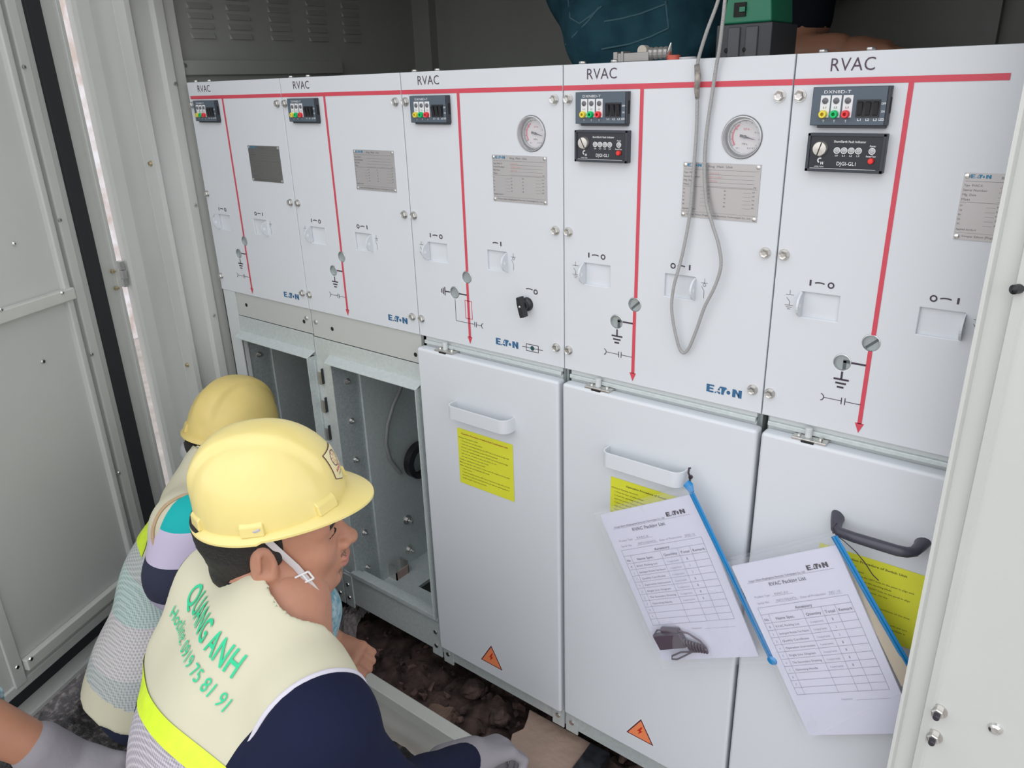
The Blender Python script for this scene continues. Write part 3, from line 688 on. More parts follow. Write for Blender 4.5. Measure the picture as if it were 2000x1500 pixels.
def gauge(parent, x0):
    c = Vector((x0 + .2880, .010, 1.4 - .1000)); mb = MB(); r = .0270
    mb.lathe((c.x, .0135, c.z), (0, -1, 0), [(r, -.002), (r, .0145), (r - .0012, .0148), (r - .0022, .002)], RIM, 40)
    mb.lathe((c.x, .0135, c.z), (0, -1, 0), [(r - .004, .000), (r - .004, .006), (r - .0055, .006), (r - .0055, .001)], RIM, 40)
    h = mb.build('pressure_gauge', parent, loc=c, smooth=True)
    mb = MB(); mb.cyl((c.x, .0138, c.z), (c.x, .0118, c.z), r - .0020, DIAL, 40)
    P_ = FACE(c.x, .0114, c.z)
    ring(mb, (0, 0), .0175, .0022, PINK, P_, 120, 218, 20); ring(mb, (0, 0), .0205, .0004, INK, P_, -30, 218, 40)
    for k in range(11):
        t = math.radians(215 - 25 * k); line(mb, (.0185 * math.cos(t), .0185 * math.sin(t)), (.0205 * math.cos(t), .0205 * math.sin(t)), .0006, INK, P_)
    text(mb, 'SF6', (-.003, .0085), .0028, .0085, PINK, .0, P_); text(mb, 'MPa', (-.0038, -.0105), .0026, .0078, INKP, .0, P_)
    for u, s_ in ((-.012, '-0.1'), (.004, '0.3'), (.0105, '0.5')): text(mb, s_, (u, -.0155), .0020, .0045, INK, .0, P_)
    text(mb, '0', (-.0130, .0085), .0022, .0018, INK, 0, P_); text(mb, '0.1', (.0128, .0045), .0022, .004, INK, 0, P_)
    mb.build('dial', h, loc=c, fix=False)
    mb = MB(); d = Vector((math.cos(math.radians(-14)), 0, math.sin(math.radians(-14)))); q = Vector((c.x, .0095, c.z)); nn = Vector((-d.z, 0, d.x))
    mb.add([q - d * .007 - nn * .0018, q - d * .007 + nn * .0018, q + d * .017], [(0, 1, 2)], INK); mb.lathe(q, (0, -1, 0), [(0, -.001), (.0022, -.001), (.0018, .001), (0, .001)], DARKBAR, 14); mb.build('needle', h, loc=c, fix=False)
    mb = MB(); mb.lathe((c.x, -.0012, c.z), (0, -1, 0), [(r + .0025, 0), (r + .001, .0012), (r - .006, .0035), (0, .004)], FILM2, 36); mb.build('clear_cover', h, loc=c, smooth=True)
def nameplate(parent, x0, dark, full, cut=False):
    u0, u1, v0, v1 = .2063, .3185, -.2100, -.1342
    c = Vector((x0 + .262, 0, 1.4 - .172)); mb = MB(); mb.box((x0 + u0, 0, 1.4 + v0), (x0 + u1, -.0010, 1.4 + v1), PLATED if dark else PLATE)
    h = mb.build('nameplate', parent, loc=c); P_ = FACE(x0, -.0012); mb = MB()
    logo(mb, .2132, -.1400, .0205, .0042, BLUEP, P_); text(mb, 'Ring  Main  Unit', (.2440, -.1402), .0030, .0350, INKP, .0, P_)
    line(mb, (.2085, -.1435), (.3165, -.1435), .0003, INKP, P_)
    for k, s_ in enumerate(('Type  RVAC-K' if full else 'Type  RVAC', 'Serial Number', 'Mfg. Date', 'Mass')):
        v = -.1492 - .0053 * k; text(mb, s_, (.2080, v), .0026, .0245 if k == 1 else (.019 if k == 0 else .014 if k == 2 else .0085), INKP, .0, P_)
        line(mb, (.2437, v - .0005), (.3110, v - .0005), .00025, INKP, P_)
        if full: text(mb, ('RVAC-K12', 'PEP2150041', '2021.08', '')[k] or '.', (.2460, v + .0002), .0024, (.014, .020, .012, .001)[k], REDP, .0, P_)
    text(mb, 'kg', (.3110, -.1650), .0022, .0030, INKP, .0, P_); line(mb, (.2070, -.1670), (.3165, -.1670), .0003, INKP, P_)
    for k, (a, b_, c_) in enumerate((('Ur', 'kV', 'Ik'), ('Up', 'kV', 'A'), ('Ir', 'Hz', 'kA'), ('Ik', 'A', 'tk'), ('IAC', 's', 'Ipk'))):
        v = -.1718 - .0052 * k
        text(mb, a, (.2076, v), .0022, .0030, INKP, 0, P_); text(mb, b_, (.2450, v), .0022, .0032, INKP, 0, P_); text(mb, c_, (.2690, v), .0022, .0030, INKP, 0, P_); text(mb, ('kV', 'kA', 'kA', 's', 'kA')[k], (.3095, v), .0022, .0034, INKP, 0, P_)
        line(mb, (.2340, v - .0004), (.2435, v - .0004), .0002, INKP, P_); line(mb, (.2960, v - .0004), (.3080, v - .0004), .0002, INKP, P_)
    text(mb, 'Applied standard', (.2076, -.1990), .0022, .0205, INKP, 0, P_)
    line(mb, (.2070, -.2020), (.3165, -.2020), .0002, INKP, P_)
    text(mb, 'Cooper Edison (Pingdingshan) Electronic Technologies Co., Ltd.', (.2150, -.2068), .0024, .0950, INKP, 0, P_)
    mb.build('printing', h, loc=c, fix=False)
    for u in (.2098, .3150):
        for v in (-.1378, -.2064):
            q = Vector((x0 + u, -.001, 1.4 + v)); mb = MB(); mb.lathe(q, (0, -1, 0), [(0, 0), (.0030, 0), (.0026, .0012), (.0012, .0018), (0, .0018)], CHROME, 14); mb.build('rivet', h, loc=q, smooth=True)

CABS = []
lab_cab = ['leftmost white switchgear cabinet with dark nameplate, lower compartment open without a door',
           'second white switchgear cabinet from the left, lower compartment open behind the front helmet',
           'middle white switchgear cabinet with round gauge and black rotary knob, closed lower door',
           'white switchgear cabinet crossed by the hanging cable loop, document bag on its white door handle',
           'rightmost white switchgear cabinet cut by the frame post, black handle on its lower door']
for k in range(5):
    x0 = .35 * k
    cab = thing('switchgear_cabinet', (x0 + .175, .1, .10), lab_cab[k], 'switchgear cabinet', 'white switchgear cabinets in a row'); CABS.append(cab)
    fuse = k == 2
    gap = .0009
    holes = [circ(.1345, -.3528, .0112), circ(.1022 if not fuse else .1018, -.3860, .0112)]
    rs = (.1845, .2340) if not fuse else (.1858, .2300)
    holes += [[(.0393, -.2970), (.0885, -.2970), (.0885, -.3315), (.0393, -.3315)], [(rs[0], -.2970), (rs[1], -.2970), (rs[1], -.3315), (rs[0], -.3315)]]
    if k >= 2 and k < 4: holes.append(circ(.2880, -.1000, .0280, 36))
    M = Matrix(((1, 0, 0, x0), (0, 0, -1, .007), (0, 1, 0, 1.4), (0, 0, 0, 1)))
    fp = plate_with_holes([(gap, -.4870), (.35 - gap, -.4870), (.35 - gap, -.0005), (gap, -.0005)], holes, .0138, .0014, M, [WHITE], 'front_panel', cab)
    body = MB(); body.box((x0 + .0012, .0145 if k not in (2, 3) else .0160, .915), (x0 + .3488, .34, 1.396), WHITE2)
    if k >= 2: body.box((x0 + .004, .020, .12), (x0 + .346, .34, .915), GALV)
    # top bolt heads
    for u in (.030, .085):
        body.lathe((x0 + u, .008, 1.3995), (0, 0, 1), [(0, 0), (.006, 0), (.006, .004), (0, .0045)], STEEL, 6)
    body.build('housing', cab, bevel=.0015)
    P_ = FACE(x0, -.0004)
    mb = MB(); rect(mb, gap + (.0065 if k == 0 else 0), -.0366, .35 - gap if k < 4 else .233, -.0295, RED, P_); rect(mb, .1332, -.0366, .1390, -.3418 if True else 0, RED, P_)
    rect(mb, .1322, -.3640, .1378, -.4680, RED, P_); flat(mb, [(.1290, -.4670), (.1408, -.4670), (.1349, -.4815)], RED, P_)
    if fuse:
        for a, b_ in (((.1270, -.3975), (.1432, -.3975)), ((.1270, -.4315), (.1432, -.4315)), ((.1270, -.3968), (.1270, -.4322)), ((.1432, -.3968), (.1432, -.4322))): line(mb, a, b_, .0012, RED, P_)
    o_ = mb.build('red_busbar_line', fp, fix=False, loc=(x0 + .17, 0, 1.25))
    mb = MB(); text(mb, 'RVAC', (.0435, -.0218), .0152, .0505, mat('dark purple print', (.075, .045, .075), .5), -.004, P_)
    mb.build('lettering', fp, fix=False, loc=(x0 + .07, 0, 1.385))
    mb = MB()
    lu = .2628 if not fuse else .1985
    logo(mb, lu, -.4700, .0557 if not fuse else .0520, .0125, BLUE, P_); mb.build('logo', fp, fix=False, loc=(x0 + lu + .02, 0, .935))
    def sym(name, fn, u, v):
        mb = MB(); fn(mb); return mb.build(name, fp, fix=False, loc=(x0 + u, 0, 1.4 + v))
    def _l(mb): line(mb, (.0490, -.2873), (.0490, -.2795), .0024, INK, P_); arc_mark(mb, .0610, -.2830, P_); ring(mb, (.0756, -.2838), .0034, .0018, INK, P_)
    sym('on_off_mark', _l, .062, -.283)
    def _r(mb):
        if not fuse: ring(mb, (rs[0] + .0128, -.2838), .0034, .0018, INK, P_)
        arc_mark(mb, rs[0] + (.0262 if not fuse else .0200), -.2830, P_); line(mb, (rs[0] + (.0396 if not fuse else .0322), -.2873), (rs[0] + (.0396 if not fuse else .0322), -.2795), .0024, INK, P_)
    sym('on_off_mark', _r, .21, -.283)
    # black one-line symbols
    if not fuse:
        def _e(mb):
            line(mb, (.1140, -.3842), (.1325, -.3842), .0026, INK, P_); line(mb, (.1040, -.3985), (.1040, -.4095), .0026, INK, P_)
            for j, w_ in enumerate((.0200, .0140, .0088)): line(mb, (.1040 - w_ / 2, -.4100 - .0056 * j), (.1040 + w_ / 2, -.4100 - .0056 * j), .0026, INK, P_)
        def _c(mb):
            line(mb, (.0850, -.4405), (.1075, -.4405), .0009, INK, P_); line(mb, (.1130, -.4405), (.1330, -.4405), .0009, INK, P_)
            line(mb, (.1080, -.4355), (.1080, -.4455), .0012, INK, P_); line(mb, (.1125, -.4355), (.1125, -.4455), .0012, INK, P_); ring(mb, (.0790, -.4405), .0052, .0012, INK, P_, -75, 75, 12)
    else:
        def _e0(mb): line(mb, (.1128, -.3866), (.1325, -.3866), .0026, INK, P_)
        sym('earth_link', _e0, .12, -.387)
        def _e(mb):
            line(mb, (.0780, -.3866), (.0905, -.3866), .0022, INK, P_)
            for j, w_ in enumerate((.0165, .0120, .0080)): line(mb, (.0775 - .0042 * j, -.3866 - w_ / 2), (.0775 - .0042 * j, -.3866 + w_ / 2), .0022, INK, P_)
        def _c(mb):
            line(mb, (.1022, -.3985), (.1022, -.4405), .0009, INK, P_); line(mb, (.1018, -.4405), (.1480, -.4405), .0009, INK, P_); line(mb, (.1530, -.4405), (.1650, -.4405), .0009, INK, P_)
            line(mb, (.1485, -.4355), (.1485, -.4455), .0012, INK, P_); line(mb, (.1525, -.4355), (.1525, -.4455), .0012, INK, P_); ring(mb, (.1700, -.4405), .0050, .0012, INK, P_, 105, 255, 12)
        def _f(mb):
            for a, b_ in (((.2685, -.4565), (.2952, -.4565)), ((.2685, -.4690), (.2952, -.4690)), ((.2685, -.4560), (.2685, -.4695)), ((.2952, -.4560), (.2952, -.4695))): line(mb, a, b_, .0012, INK, P_)
            line(mb, (.2595, -.4628), (.3050, -.4628), .0010, INK, P_); disc(mb, (.2822, -.4628), .0042, mat('dark green print', (.01, .07, .07), .5), FACE(x0, -.0006))
        sym('fuse_symbol', _f, .28, -.463)
        def _k(mb): arc_mark(mb, .2780, -.3560, P_, s=1.15); ring(mb, (.2915, -.3590), .0036, .0019, INK, P_)
        sym('on_off_mark', _k, .285, -.357)
    sym('earth_symbol', _e, .104, -.40); sym('capacitor_symbol', _c, .11, -.44)
    # little switch symbols beside the slots
    def _s1(mb):
        line(mb, (.0235, -.2968), (.0235, -.3030), .0006, INKP, P_); line(mb, (.0180, -.3032), (.0290, -.3032), .0006, INKP, P_); line(mb, (.0195, -.3075), (.0240, -.3125), .0006, INKP, P_); line(mb, (.0240, -.3125), (.0238, -.3178), .0006, INKP, P_); earth_small(mb, .0236, -.3180, P_)
    def _s2(mb):
        u = rs[1] + .0148; line(mb, (u, -.2965), (u, -.3035), .0006, INKP, P_); line(mb, (u - .0052, -.3032), (u + .0052, -.3032), .0006, INKP, P_); ring(mb, (u, -.3062), .0022, .0006, INKP, P_); line(mb, (u - .0045, -.3085), (u, -.3150), .0006, INKP, P_); line(mb, (u, -.3150), (u, -.3262), .0006, INKP, P_)
    sym('switch_symbol', _s1, .0236, -.31); sym('switch_symbol', _s2, .249, -.31)
    for u in (.0098, .3342):
        for v in (-.0490, -.2500, -.4516):
            if k == 4 and u > .3: continue
            put_bolt((x0 + u, 0, 1.4 + v), fp)
    slot(cab, x0, .0393, .0885, -1, P_); slot(cab, x0, rs[0], rs[1], 1, P_)
    window(cab, x0, .1345, -.3528, 'slot' if k > 2 else ('thin' if k == 2 else 'plain'), P_); window(cab, x0, .1022 if not fuse else .1018, -.3860, 'corner' if k > 2 else 'plain', P_)
    v_indicator(cab, x0)
    if k >= 3: f_indicator(cab, x0, .28 if k == 4 else -.5)
    if k in (2, 3): gauge(cab, x0)
    nameplate(cab, x0, k == 0, k >= 2)
    if fuse:
        q = Vector((x0 + .2730, 0, 1.4 - .3830)); mb = MB(); mb.lathe(q, (0, -1, 0), [(.0125, 0), (.0120, .005), (.0085, .008), (.0080, .012), (0, .012)], BLK, 24)
        K = Matrix.Translation(q) @ Matrix.Rotation(math.radians(-14), 4, 'Y')
        mb.prism([(-.0045, -.0195), (.0040, -.0195), (.0052, -.006), (.0052, .006), (.0035, .0165), (-.0035, .0165), (-.0052, .006), (-.0052, -.006)], 0, .013, BLK, K @ Matrix.Translation((0, -.010, 0)) @ Matrix.Rotation(math.radians(90), 4, 'X'))
        mb.lathe(q + Vector((0, -.0225, 0)), (0, -1, 0), [(0, 0), (.0026, .0), (.0022, .0012), (0, .0012)], CHROME, 10); mb.build('rotary_knob', cab, loc=q, bevel=.001)
    # ---- lower half
    if k >= 2:
        d0, d1 = x0 + (.0065 if k == 2 else .0075 if k == 3 else .0085), x0 + (.3492 if k == 2 else .3528)
        if k == 4: d1 = x0 + .348
        zd0 = (.152, .160, .165)[k - 2]; zd1 = .893
        mb = MB(); mb.box((d0, -.018, zd0), (d1, .0065, zd1), WHITE)
        dr = mb.build('door', cab, bevel=.0055, smooth=True)
        mb = MB(); mb.box((x0 + .010, .0075, .12), (x0 + .342, .019, .9125), WHITE2); mb.box((x0 + .010, .002, .897), (x0 + .342, .012, .904), GALV)
        mb.build('door_frame', cab, bevel=.001)
        # hinge in the gap
        q = Vector((x0 + .075, -.006, .897)); mb = MB(); mb.box((q.x - .024, -.014, .8928), (q.x + .024, .010, .8965), STEEL); mb.box((q.x - .010, -.016, .8915), (q.x + .008, -.0135, .8945), BLKM)
        mb.lathe((q.x - .004, -.002, .896), (0, 0, 1), [(.005, 0), (.005, .014), (0, .014)], WHITE2, 12); mb.lathe((q.x + .014, -.004, .896), (0, 0, 1), [(.004, 0), (.003, .004), (0, .004)], STEEL, 6); mb.lathe((q.x - .016, -.004, .896), (0, 0, 1), [(.004, 0), (.003, .003), (0, .003)], STEEL, 6)
        mb.build('door_hinge', dr, loc=q, bevel=.0008)
        hz = .788
        if k < 4:   # white strap handle
            mb = MB(); y0 = -.017; pts = [(x0 + .1035, y0), (x0 + .1035, y0 - .010)]
            for i in range(7): t = math.pi / 2 * i / 6; pts.append((x0 + .1165 - .013 * math.cos(t), -.030 - .016 * math.sin(t)))
            for i in range(9): t = math.pi / 2 * i / 8; pts.append((x0 + .2330 + .018 * math.sin(t), -.028 - .018 * math.cos(t)))
            pts.append((x0 + .2515, y0))
            mb.profile(pts, hz - .0135, hz + .0135, .0028, WHITE); hd = mb.build('handle', dr, smooth=True, bevel=.0006); tag(hd, 'white flat strap handle')
        else:
            mb = MB(); pts = []
            for i in range(8): t = math.pi / 2 * i / 7; pts.append(Vector((x0 + .130 + .010 * (1 - math.cos(t)) * 1.0, -.017 - .034 * math.sin(t) , hz + .010 - .012 * math.sin(t))))
            pts = [Vector((x0 + .1290, -.016, hz + .006)), Vector((x0 + .1310, -.030, hz + .004)), Vector((x0 + .1345, -.042, hz)), Vector((x0 + .142, -.048, hz)), Vector((x0 + .16, -.050, hz)), Vector((x0 + .19, -.050, hz)), Vector((x0 + .215, -.050, hz)), Vector((x0 + .226, -.047, hz)), Vector((x0 + .233, -.040, hz)), Vector((x0 + .237, -.028, hz + .003)), Vector((x0 + .238, -.016, hz + .004))]
            mb.tube(pts, [(.008, .011), (.0075, .0085), (.0070, .0075), (.0070, .0070), (.0072, .0070), (.0075, .0070), (.0075, .0070), (.0072, .0070), (.0070, .0075), (.0072, .0085), (.008, .011)], HANDK, 14); hd = mb.build('handle', dr, smooth=True); tag(hd, 'dark grey curved bar handle')
        # yellow operation label
        L0 = {2: .105, 3: .109, 4: .110}[k]; lz1, lz0 = .7440, .6215; PL = FACE(x0 + L0, -.0188, lz0); lw = .1400; lh = lz1 - lz0
        mb = MB(); rect(mb, 0, 0, lw, lh, YLAB, PL); PT = FACE(x0 + L0, -.0191, lz0)
        text(mb, 'Operation Procedure of Switch-Fuse Combination Unit' if k == 2 else 'Operation Procedure of Switch Unit', (.0100 if k == 2 else .030, lh - .0115), .0034, .118 if k == 2 else .088, YTTL if k == 2 else YTXT, .03, PT)
        LN_ = [(0, 'Closing or Opening the switch'), (1, '1. Close the door of cable cabinet'), (1, '2. Insert the operating handle into the LEFT hole on the panel to align with'), (1, '    and turn counter clockwise to open the earthing blade'), (1, '3. Insert the operating handle into the RIGHT hole on the panel to align'), (1, '    with and turn clockwise to close the switch. On the'), (1, '    turn anti clockwise to open the switch.'), (0, 'Closing or opening the earthing switch'), (0, 'Make sure that the main switch is open, under all conditions all the time'), (0, 'before closing the earthing blade. Do verify'),
               (1, '1. Open the door'), (1, '2. Insert the handle into the LEFT hole on the panel to align with and turn'), (1, '    clockwise to close the earthing switch and then the earthing blade is'), (1, '    finally closed. Check the position')]
        for i, (ind, s_) in enumerate(LN_):
            v = lh - .0205 - .0069 * i; full = min(1., len(s_) / 74.); text(mb, s_, (.002 + ind * .006, v), .0027, (.122 if ind else .130) * full, YTXT, .012, PT)
        tag(mb.build('operation_label', dr, fix=False, loc=(x0 + L0, -.018, lz0)), 'yellow printed operation label')
        # warning triangle
        tu = {2: (.135, .197, .165, .184, .2380), 3: (.155, .214, .180, .199, .2490), 4: (.155, .214, .180, .199, .249)}[k]
        mb = MB(); PW = FACE(x0, -.0187, 0); a, b_, m_, zl, zh = tu; cx = (a + b_) / 2
        def tri(s, mm, yy): 
            Q = FACE(x0, yy, 0); cz = zl + (zh - zl) * .36
            flat(mb, [(cx + (a - cx) * s, cz + (zl - cz) * s), (cx + (b_ - cx) * s, cz + (zl - cz) * s), (cx + .001, cz + (zh - cz) * s)], mm, Q)
        tri(1.12, WPR, -.0183); tri(1.0, TRIK, -.0186); tri(.86, ORG, -.0189)
        Q = FACE(x0, -.0192, zl); zz = zh - zl
        flat(mb, [(cx + .003, zz * .64), (cx - .006, zz * .36), (cx - .001, zz * .38), (cx - .004, zz * .20), (cx + .006, zz * .44), (cx + .001, zz * .42), (cx + .005, zz * .62)], mat('bolt print red', (.55, .02, .01), .5), Q)
        tag(mb.build('warning_triangle', dr, fix=False, loc=(x0 + cx, -.018, zl)), 'orange high voltage warning triangle')
        # base rail under the door
        mb = MB(); mb.box((x0 + .002, .001, .108), (x0 + .348, .03, .155), GALV)
        mb.box((x0 + .318, -.003, .100), (x0 + .3475, .001, .150), GALV); mb.box((x0 + .0025, -.003, .100), (x0 + .032, .001, .150), GALV)
        for u in (.333, .018): mb.lathe((x0 + u, -.003, .128), (0, -1, 0), [(0, 0), (.006, 0), (.0055, .003), (0, .003)], CHROME, 14)
        mb.build('base_rail', cab, bevel=.0008)
    else:
        # open compartment: galvanised frame, collar, inner box
        mb = MB(); zt_ = .853 if k == 0 else .849
        mb.box((x0 + .001 if k else x0 + .054, .004, zt_), (x0 + .349, .012, .914), WHITE2 if False else mat('grey white rail', (.52, .54, .52), .5, metal=.1)); 
        if k == 0:
            mb.box((x0 + .001, .002, .12), (x0 + .053, .016, .914), WHITE2)
            mb.box((x0 + .001, .002, .12), (x0 + .003, .34, .914), WHITE2)
        for u, v in (((.094, .884),) if k == 0 else ()) + (((.320, .878),) if k == 0 else ((.070, .877), (.330, .866))): mb.lathe((x0 + u, .0038, v), (0, -1, 0), [(0, 0), (.0048, 0), (.0048, .0004), (0, .0004)], BLKM, 16)
        for u in ((.331,) if k == 0 else (.014,)): mb.lathe((x0 + u, .004, .888 if k == 0 else .884), (0, -1, 0), [(0, 0), (.006, 0), (.0045, .003), (0, .003)], STEEL, 14)
        mb.build('top_rail', cab, bevel=.0006)
        mb = MB(); ob = x0 + .050; ub = x0 + .345
        mb.box((x0 + .001 if k else x0 + .054, .002, .800), (x0 + .349, .0045, zt_ - .0015), GALV)       # strip above the opening
        mb.box((ub, .002, .12), (x0 + .349, .0045, .80), GALV); mb.box((x0 + (.053 if k == 0 else 0), .002, .12), (ob, .0045, .80), GALV)
        mb.add([(ob + .006, -.020, .800), (ub + .001, -.020, .800), (ub + .004, .002, .812), (ob, .002, .812), (ob + .006, -.020, .798), (ub + .001, -.020, .798), (ub + .004, .002, .810), (ob, .002, .810)],
               [(0, 1, 2, 3), (7, 6, 5, 4), (0, 4, 5, 1), (1, 5, 6, 2), (2, 6, 7, 3), (3, 7, 4, 0)], GALV)
        mb.box((ub - .002, -.020, .225), (ub, .004, .7995), GALV)
        mb.box((ub, -.0015, .225), (ub + .003, .002, .79), GALV)
        fr = mb.build('compartment_frame', cab, bevel=.0005)
        mb = MB()
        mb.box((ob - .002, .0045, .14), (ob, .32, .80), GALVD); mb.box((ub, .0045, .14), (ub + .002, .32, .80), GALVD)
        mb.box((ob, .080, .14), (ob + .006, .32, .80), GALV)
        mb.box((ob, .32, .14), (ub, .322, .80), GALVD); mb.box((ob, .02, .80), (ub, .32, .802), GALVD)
        fl = x0 + .050 + .12
        mb.box((ob, .0045, .14), (ub, .12, .152), GALV); mb.box((ob, .12, .14), (ob + .10, .32, .152), GALV)
        mb.box((ob + .002, .1205, .142), (ub, .31, .1425), BLKM)  # black sheet standing in for the darkness of the floor opening
        mb.build('compartment_box', cab)
        for yb, zb_ in ((.044, .734), (.044, .632), (.043, .528), (.044, .320), (.041, .217)):
            q = Vector((ob, yb, zb_)); mb = MB(); mb.lathe(q, (1, 0, 0), [(0, 0), (.008, 0), (.008, .001), (0, .001)], STEEL, 16); mb.lathe(q, (1, 0, 0), [(.0055, .001), (.0055, .006), (.0028, .0065), (.0028, .012), (0, .012)], STEEL, 6); mb.build('compartment_bolt', cab, loc=q)
        # slotted lock tabs on the strip at the right of the opening
        if k == 1:
            for zz in (.752, .680, .608):
                q = Vector((x0 + .0185, .0, zz)); mb = MB(); mb.box((q.x - .010, -.006, zz - .018), (q.x + .002, -.0045, zz + .014), STEEL); mb.box((q.x + .0018, -.0050, zz - .016), (q.x + .0036, .0016, zz + .022), BLK); mb.build('latch_tab', cab, loc=q, bevel=.001)
        mb = MB(); mb.box((x0 + .004, .0, .118), (x0 + .346, .03, .212), GALV); mb.box((x0 + .040, -.008, .212), (x0 + .348, .012, .224), GALV)
        if True:
            for u in ((.316,) if k == 0 else (.0025, .316)):
                mb.box((x0 + u, -.003, .106), (x0 + u + .0312, .001, .205), GALV)
                for zz in (.135, .175): mb.lathe((x0 + u + .015, -.003, zz), (0, -1, 0), [(0, 0), (.0065, 0), (.0055, .003), (0, .003)], CHROME, 14)
        mb.build('base_rail', cab, bevel=.0008)
# fittings inside the second compartment, on its left wall
cab = CABS[1]; xw = .406
for yb, zb_ in ((.196, .289), (.194, .196)):
    q = Vector((xw, yb - .01, zb_)); mb = MB(); mb.lathe(q, (1, 0, 0), [(0, 0), (.014, 0), (.014, .002), (0, .002)], STEEL, 20); mb.lathe(q, (1, 0, 0), [(.008, .002), (.008, .008), (.004, .009), (.004, .022), (0, .022)], STEEL, 6); mb.build('earth_stud', cab, loc=q)
q = Vector((xw, .125, .165)); mb = MB(); mb.box((xw, .105, .148), (xw + .03, .108, .190), STEEL); mb.box((xw, .148, .148), (xw + .03, .151, .190), STEEL); mb.box((xw + .027, .105, .150), (xw + .03, .150, .176), mat('clip window', (.40, .28, .25), .4)); mb.build('sensor_clip', cab, loc=q)
pts = [at(785, 752, X=xw + .010), at(778, 770, X=xw + .010), at(768, 792, X=xw + .010), at(757, 830, X=xw + .008), at(754, 868, X=xw + .008), at(762, 898, X=xw + .008), at(783, 925, X=xw + .009)]
mb = MB(); mb.tube(pts, .0050, mat('grey conduit', (.24, .25, .25), .4), 10); mb.build('conduit', cab, smooth=True)
rc = at(815, 896, X=xw + .004); mb = MB()
mb.lathe(rc, (1, 0, 0), [(.050, 0), (.050, .020), (.040, .024), (.036, .024), (.036, 0)], BLK, 36); mb.lathe(rc, (1, 0, 0), [(0, .0), (.036, .0), (.036, .002), (0, .002)], GALVD, 30); mb.build('cable_gland', cab, smooth=True, loc=rc)

# ================================================================== people
def frame(F, up=(0, 0, 1)):
    """rows: forward, left, up"""
    F = unit(F); U = np.array(up, float); U = unit(U - F * (U @ F)); return np.array([F, np.cross(U, F), U])
def head_sculpt(c, A, h=.0026, neck_to=None):
    g = lambda x, y, z: c + x * A[0] + y * A[1] + z * A[2]
    lo = c - .165; hi = c + .165
    sc = Sculpt(lo, hi, h)
    sc.ell(g(-.008, 0, .035), (.092, .075, .084), A, 0)
    sc.ell(g(.030, 0, -.025), (.062, .060, .085), A, .03)
    sc.ell(g(.058, 0, .028), (.034, .056, .040), A, .03)
    for s in (-1, 1):
        sc.cap(g(-.006, s * .052, -.052), g(.058, s * .020, -.094), .019, .018, .022)
        sc.ell(g(.052, s * .036, -.030), (.034, .027, .032), A, .02)
        sc.cap(g(.082, s * .008, .020), g(.066, s * .046, .016), .009, .008, .016)
        sc.ell(g(.094, s * .031, -.002), (.016, .017, .0115), A, .010, sub=True)
    sc.ell(g(.072, 0, -.101), (.021, .022, .018), A, .02)
    sc.ell(g(.070, 0, -.062), (.030, .030, .030), A, .02)
    sc.cap(g(.080, 0, .006), g(.107, 0, -.030), .0085, .0115, .012)
    sc.ell(g(.108, 0, -.033), (.0135, .0125, .0115), A, .006)
    for s in (-1, 1):
        sc.ell(g(.098, s * .0145, -.036), (.0115, .0085, .009), A, .005)
        sc.ell(g(.1015, s * .0075, -.0445), (.005, .0035, .004), A, .002, sub=True)
    sc.ell(g(.0985, 0, -.0610), (.0095, .021, .0060), A, .005)
    sc.ell(g(.0960, 0, -.0725), (.0095, .018, .0070), A, .005)
    sc.ell(g(.1050, 0, -.0665), (.0100, .022, .0013), A, .003, sub=True)
    sc.ell(g(.092, 0, -.0850), (.006, .018, .005), A, .008, sub=True)
    for s in (-1, 1):   # eyelids and ears
        sc.ell(g(.0775, s * .031, .000), (.0125, .0150, .0115), A, .004)
        sc.cap(g(.0895, s * .020, .0005), g(.0810, s * .044, -.001), .0022, .0016, .001, sub=True)
        e0 = g(-.008, s * .074, -.012); tilt = A.copy()
        sc.ell(e0, (.019, .010, .031), A, .004)
        sc.ell(g(-.006, s * .083, -.009), (.011, .006, .019), A, .004, sub=True)
        sc.cap(g(.002, s * .081, -.030), g(.006, s * .078, -.012), .004, .0035, .004)
        sc.cap(g(-.012, s * .082, .006), g(-.014, s * .0825, -.018), .003, .003, .003)
    if neck_to is not None: sc.cap(g(-.030, 0, -.055), neck_to, .055, .058, .03)
    return sc, g
def head_pick(c, A, hair=True, stub=False):
    def f(P, k):
        q = (P - c) @ A.T
        m = np.zeros(len(P), int)
        lip = (q[:, 0] > .0965) & (np.abs(q[:, 1]) < .0185) & (q[:, 2] < -.0575) & (q[:, 2] > -.0785); m[lip] = 1
        brow = (q[:, 2] > .012) & (q[:, 2] < .0205) & (np.abs(q[:, 1]) > .013) & (np.abs(q[:, 1]) < .047) & (q[:, 0] > .06); m[brow] = 2
        return m
    return f
def add_eyes(g, parent, closed=False):
    for s in (-1, 1):
        mb = MB(); c0 = Vector(g(.0755, s * .031, -.0025)); d = Vector(g(1, s * .12, -.1) - g(0, 0, 0))
        mb.lathe(c0 - d.normalized() * .011, d, [(.011 * math.sin(math.pi * i / 12), .011 - .011 * math.cos(math.pi * i / 12)) for i in range(13)], EYEW, 18)
        mb.lathe(c0 - d.normalized() * .0008, d, [(0, .0015), (.0052, .0002), (.0055, -.001)], EYEK, 14); mb.build('eye', parent, loc=c0, smooth=True)
